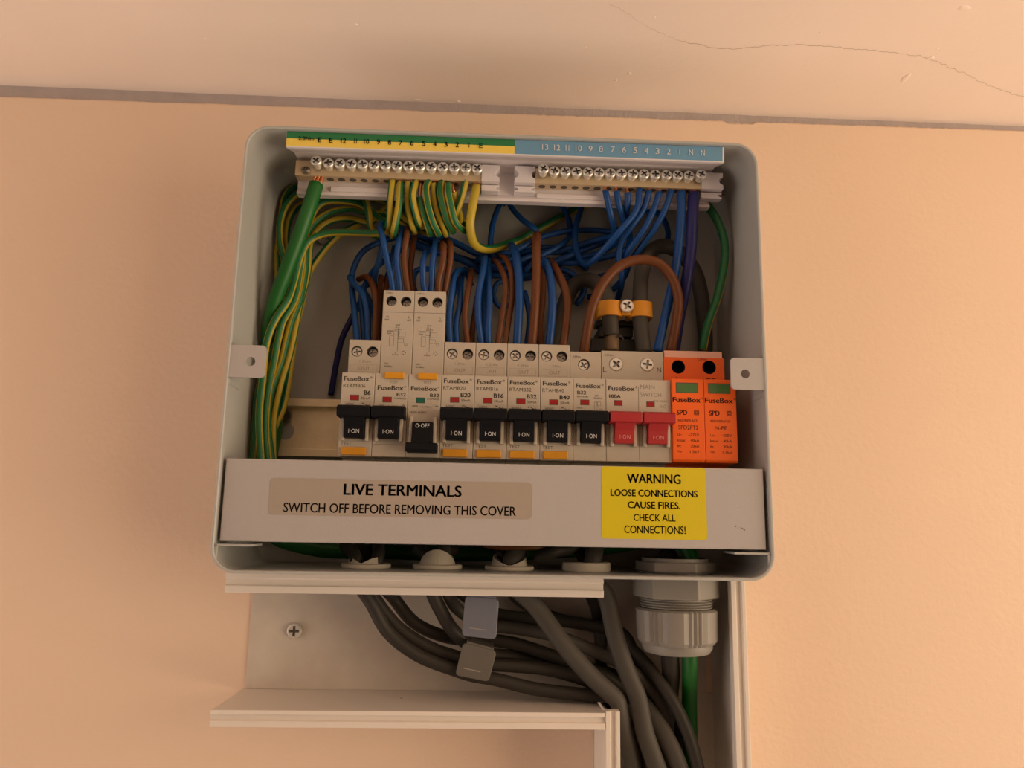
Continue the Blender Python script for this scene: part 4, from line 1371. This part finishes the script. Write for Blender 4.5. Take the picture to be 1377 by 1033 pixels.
gx = GLX
gl = thing('cable_gland', 'large grey ribbed nylon cable gland through the box floor', 'cable gland', (gx, -42, -40))
def hexhollow(mb_, R, z0, z1, bore=13.2):
    # hexagon with a round bore through it
    n_ = 36
    inner = [(gx + bore * math.cos(2 * math.pi * k / n_), -42 + bore * math.sin(2 * math.pi * k / n_)) for k in range(n_)]
    rings = []
    for z in (z0, z1):
        o_ = [mb_.bm.verts.new((x, y, z)) for x, y in hexring(R)]
        i_ = [mb_.bm.verts.new((x, y, z)) for x, y in inner]
        e_ = [mb_.bm.edges.new((p_[k], p_[(k + 1) % len(p_)])) for p_ in (o_, i_) for k in range(len(p_))]
        bmesh.ops.triangle_fill(mb_.bm, edges=e_, use_beauty=True)
        rings.append((o_, i_))
    for w_ in (0, 1):
        a, b = rings[0][w_], rings[1][w_]
        for k in range(len(a)):
            mb_.face([a[k], a[(k + 1) % len(a)], b[(k + 1) % len(b)], b[k]])
def hexring(R):
    return [(gx + R * math.cos(a), -42 + R * math.sin(a)) for a in [math.pi / 6 + 0.28 + math.pi / 3 * k for k in range(6)]]
mb = MB()
hexhollow(mb, 22.0, 2.4, 7.8)
mb.build('locknut', 'gland', gl, bevel=.8)
mb = MB()
mb.lathe((gx, -42, 0), [(19.5, 1.7), (19.5, 2.6), (22.4, 2.6)], 36, 'z', 0, caps=False)
mb.lathe((gx, -42, 0), [(16.0, 7.6), (18.2, 7.8), (18.2, 9.6), (16.2, 9.6), (14.0, 6)], 36, 'z', 0, caps=False)
mb.build('sealing_ring', 'gland', gl, smooth=True)
mb = MB()
hexhollow(mb, 23.6, -11.5, -0.2)
mb.build('gland_body', 'gland', gl, bevel=.8)
mb = MB()
prof = []
for k in range(5):
    z = -11.5 - k * 1.35
    prof += [(18.4, z), (19.6, z - .45), (19.6, z - .75), (18.4, z - 1.3)]
mb.lathe((gx, -42, 0), prof, 40, 'z', 0, caps=False)
mb.build('thread', 'gland', gl, smooth=True)
mb = MB()
def ribbed(R):
    out = []
    n = 96
    for k in range(n):
        a = 2 * math.pi * k / n
        seg = (k // 8) % 2
        out.append((R - (0.9 if seg and k % 2 else 0.0) - (0.5 if k % 8 == 0 else 0), a))
    return out
def ring(R, z):
    return [mb.bm.verts.new((gx + r * math.cos(a), -42 + r * math.sin(a), z)) for r, a in ribbed(R)]
rs = [ring(20.5, -17.0), ring(22.0, -18.0), ring(21.6, -33.5), ring(20.0, -35.5)]
for a, b in zip(rs, rs[1:]):
    for i in range(len(a)):
        mb.face([a[i], a[(i + 1) % len(a)], b[(i + 1) % len(b)], b[i]])
bore = [[mb.bm.verts.new((gx + 13.2 * math.cos(a_), -42 + 13.2 * math.sin(a_), z)) for _, a_ in ribbed(22)] for z in (-17.0, -35.5)]
for a, b in ((rs[0], bore[0]), (bore[0], bore[1]), (bore[1], rs[-1])):
    for i in range(len(a)):
        mb.face([a[i], a[(i + 1) % len(a)], b[(i + 1) % len(b)], b[i]])
mb.build('cap_nut', 'gland', gl)
mb = MB()
mb.lathe((gx, -42, 0), [(19.2, -35.0), (19.2, -37.5), (17.6, -40.0), (13.5, -41.0), (12.5, -38)], 40, 'z', 0, caps=False)
mb.build('dome', 'gland', gl, smooth=True)

# ------------------------------------------------------------------ trunking below the box
def lip_y(mb, x0, x1, z0, z1, y0):
    """front lip with two ridges and a groove between them"""
    h = z1 - z0
    prof = [(y0 + 6, z0), (y0, z0), (y0, z0 + h * .36), (y0 + 1.6, z0 + h * .40), (y0 + 1.6, z0 + h * .70), (y0, z0 + h * .74), (y0, z1), (y0 + 6, z1)]
    mb.prism_x(prof, x0, x1)
tr = thing('cable_trunking', 'open white plastic trunking running sideways under the metal box', 'trunking', (-40, -1, -77))
mb = MB()
mb.box(-141.5, 127.5, -1.6, -0.2, -69.5, -2.0)
mb.build('back_plate', 'pvc_dusty', tr)
mb = MB()
lip_y(mb, -141.2, 58.0, -11.2, -1.2, -55)
mb.build('upper_wall', 'pvc', tr, bevel=.25)
mb = MB()
lip_y(mb, -143.3, 58.6, -77.2, -69.0, -55)
mb.box(-143.3, 58.6, -49.5, -0.3, -71.2, -69.6)
mb.build('lower_wall', 'pvc', tr, bevel=.25)
p = at(397, 848, -2)
screw('fixing_screw', SCREW, p[0], -2.4, p[2], 4.2, tr, spin=.3)
mb = MB()
p = at(540, 940, -20)
mb.prism_z([(p[0] + .5 * math.cos(k), -22 + .8 * math.sin(k)) for k in range(6)], -69.62, -69.5)
mb.build('dirt_speck', 'ink_mid', tr)

def lip_x(mb, x0, x1, z0, z1, y0):
    wd = x1 - x0
    prof = [(x0, y0 + 6), (x0, y0), (x0 + wd * .34, y0), (x0 + wd * .38, y0 + 1.6), (x0 + wd * .70, y0 + 1.6), (x0 + wd * .74, y0), (x1, y0), (x1, y0 + 6)]
    mb.prism_z(prof, z0, z1)
tv = thing('cable_trunking', 'open white plastic trunking dropping straight down beneath the cable gland', 'trunking', (96, -1, -300))
mb = MB()
mb.box(60, 132, -1.7, -0.1, -400, -69.6)
mb.build('back_plate', 'pvc_dusty', tv)
mb = MB()
lip_x(mb, 58.8, 66.2, -400, -68.2, -55)
mb.box(60.6, 62.2, -50, -0.2, -400, -70.5)
mb.build('short_side_wall', 'pvc', tv, bevel=.25)
mb = MB()
lip_x(mb, 126.6, 134.4, -400, -1.2, -55)
mb.box(131.0, 132.8, -50, -0.2, -400, -1.2)
mb.build('long_side_wall', 'pvc', tv, bevel=.25)

# grey twin cables
G_C = 'grey cables in the trunking'
def cable(pts, r, label, grp=G_C, m='grey', flat=1.0):
    wire('grey_cable', label, 'cable', grp, pts, r, m, flat=flat, sides=14, pin0=0, pin1=0)
LC1 = 'grey cable curving down from first grommet through lower metal clip'
LC2 = 'grey cable from second grommet running behind the metal clips'
LC3 = 'grey cable sweeping along the trunking and bending down beside green cable'
cable([(470, 735, -30), ('w', GROM[0] + -4.2, -38 + -2.4, 7), ('w', GROM[0] + -4.2, -38 + -2.4, -4), (500, 812, -38), (522, 850, -36), (562, 880, -34), (610, 896, -32), (660, 908, -32), (715, 925, -32), (775, 936, -32), (822, 945, -32), (858, 985, -32), (880, 1080, -32)], 3.6, LC1, 'cables through first grommet')
cable([(478, 735, -26), ('w', GROM[0] + 0, -38 + 4.85, 7), ('w', GROM[0] + 0, -38 + 4.85, -4), (514, 815, -30), (540, 846, -29), (580, 870, -28), (620, 880, -27), (690, 892, -26), (750, 902, -26), (815, 925, -26), (860, 975, -26), (890, 1090, -26)], 3.6, LC1, 'cables through first grommet')
cable([(500, 735, -26), ('w', GROM[0] + 4.2, -38 + -2.4, 7), ('w', GROM[0] + 4.2, -38 + -2.4, -4), (528, 808, -22), (556, 838, -21), (596, 858, -20), (640, 868, -20), (700, 872, -20), (760, 890, -20), (820, 915, -20), (870, 965, -20), (905, 1090, -20)], 3.6, LC1, 'cables through first grommet')
cable([(560, 735, -34), ('w', GROM[1] + -4.3, -38 + -2.5, 7), ('w', GROM[1] + -4.3, -38 + -2.5, -4), (592, 820, -34), (610, 852, -31), (640, 878, -26), (700, 884, -14), (760, 898, -14), (820, 908, -14), (862, 940, -16), (890, 1000, -18), (905, 1090, -20)], 3.8, LC2, 'cables through second grommet')
cable([(596, 735, -30), ('w', GROM[1] + 4.3, -38 + -2.5, 7), ('w', GROM[1] + 4.3, -38 + -2.5, -4), (616, 818, -22), (650, 838, -20), (700, 846, -24), (750, 856, -30), (800, 876, -30), (840, 896, -30), (872, 924, -30), (893, 970, -32), (905, 1090, -34)], 3.5, LC2, 'cables through second grommet', 'grey_l')
cable([(612, 738, -24), ('w', GROM[1] + 0, -38 + 5, 7), ('w', GROM[1] + 0, -38 + 5, -4), (622, 800, -22), (660, 822, -14), (720, 828, -12), (786, 836, -14), (836, 846, -20), (872, 868, -30), (902, 912, -38), (922, 970, -40), (938, 1040, -40), (945, 1100, -40)], 3.6, LC3, None)
cable([(668, 740, -30), ('w', GROM[2] + -1.5, -38 + 5, 7), ('w', GROM[2] + -1.5, -38 + 5, -4), (700, 812, -16), (740, 832, -9), (800, 846, -8), (850, 880, -9), (885, 940, -12), (900, 1000, -14), (908, 1090, -16)], 3.4, 'grey cable from third grommet passing behind the flat cables')
cable([(700, 738, -36), ('w', GROM[2] + 1, -38 + -3.4, 7), ('w', GROM[2] + 1, -38 + -3.4, -4), (722, 818, -40), (760, 870, -43), (796, 915, -43), (826, 950, -41), (846, 990, -38), (856, 1040, -36), (860, 1100, -34)], 5.0, 'wide flat grey cable slanting across the trunking behind the corner', None, 'grey_l', 1.6)
cable([(792, 740, -34), ('w', GROM[3] + 1, -38 + -3.4, 7), ('w', GROM[3] + 1, -38 + -3.4, -4), (812, 800, -40), (828, 860, -44), (848, 930, -46), (872, 990, -46), (892, 1040, -46), (915, 1100, -46)], 5.0, 'wide flat grey cable dropping from thick rimmed grommet', None, 'grey_l', 1.6)
cable([(780, 740, -26), ('w', GROM[3] + -0.5, -38 + 5, 7), ('w', GROM[3] + -0.5, -38 + 5, -4), (796, 806, -26), (804, 840, -14), (806, 890, -8), (812, 960, -8), (826, 1090, -8)], 3.6, 'grey cable hidden behind the flat cable from thick rimmed grommet', None)
cable([(872, 968, -36), (888, 990, -38), (905, 1025, -38), (925, 1090, -36), (858, 950, -30)][4:] + [(872, 968, -34), (888, 990, -37), (905, 1025, -38), (925, 1100, -36)], 5.2, 'broad grey cable bulging out beside the flat cables at trunking corner', None, 'grey_l', 1.6)
cable([(900, 738, -34), ('w', GLX + -4.6, -42 + 1.5, 12), ('w', GLX + -4.6, -42 + 1.5, -44), (897, 930, -28), (890, 1000, -20), (888, 1090, -18)], 5.0, 'grey tail coming straight out of the gland next to green cable', None)

# thin leads seen in the gap below the cover
wire('live_wire', 'red brown wire crossing above the grommets below white cover', 'wire', None, [(640, 730, -40), (668, 738, -44), (700, 741, -46), (735, 744, -44), (765, 738, -34)], 1.5, 'brown', pin0=0, pin1=0)
wire('black_cable', 'dark cable lying along the box floor behind third grommet', 'cable', None, [(722, 752, -42), (735, 745, -44), (750, 742, -44), (768, 746, -40), (790, 744, -36)], 3.4, 'grey', pin0=0, pin1=0)

OBST = [(X0 + 18 * k, X0 + 18 * k + 18, -62, -9, 39, t_, True) for k, t_ in enumerate((128.3, 158, 158, 128.3, 128.3, 128.3, 128.3, 124.6))]
OBST += [(58.5, 94.5, -62, -9, 39, 125.6, True), (94.5, 130.2, -62, -9, 39, 127.2, True),
         (-134.5, 134, -9.2, -1.6, 63, 99.6, False), (-121.5, 124.8, -46.0, -39.8, 215.0, 239, False),
         (xq0 - 3.2, xq1 + 1.2, -27.7, -1.6, z0 - 18.2, z0 + 1.2, False)]
settle(OBST)
build_wires()

# ------------------------------------------------------------------ metal cable clips
def clip(corners, yf, label, m='clip'):
    g = thing('cable_clip', label, 'cable clip', at((corners[0][0] + corners[2][0]) / 2, corners[2][1], yf + 6))
    P = [Vector(at(px, py, yf)) for px, py in corners]          # tl, tr, br, bl
    # rounded quad
    pts = []
    n = 4
    for i in range(4):
        a, b, c = P[i - 1], P[i], P[(i + 1) % 4]
        r = 2.4
        p1 = b + (a - b).normalized() * r
        p2 = b + (c - b).normalized() * r
        for k in range(n + 1):
            t_ = k / n
            pts.append(p1 * (1 - t_) ** 2 + b * 2 * t_ * (1 - t_) + p2 * t_ ** 2)
    mb = MB()
    mb.prism_y([(p.x, p.z) for p in pts], yf - .5, yf + .5)
    mb.build('clip_plate', m, g, bevel=.25)
    mb = MB()
    top = [(P[0] * .9 + P[1] * .1), (P[0] * .1 + P[1] * .9)]
    up = (P[0] - P[3]).normalized() * 1.2
    mb.prism_y([(top[0].x, top[0].z), (top[1].x, top[1].z), (top[1].x + up.x, top[1].z + up.z), (top[0].x + up.x, top[0].z + up.z)], yf - .3, yf + 34)
    mb.build('clip_arm', m, g, bevel=.25)
    mb = MB()
    a, b = P[3] * .8 + P[2] * .2, P[3] * .3 + P[2] * .7
    up = (P[0] - P[3]).normalized()
    a, b = a + up * 4.2, b + up * 4.0
    mb.prism_y([(a.x, a.z), (b.x, b.z), (b.x + .1, b.z + .5), (a.x + .1, a.z + .5)], yf - .62, yf - .4)
    mb.build('pressed_line', 'ink_pale', g)
clip([(626, 801), (671, 806), (667, 860), (621, 855)], -44, 'blue grey metal clip hanging straight over the grey cables')
clip([(623, 864), (668, 876), (657, 917), (612, 908)], -40, 'tilted dull grey metal clip on the lowest grey cables', 'clip_dull')
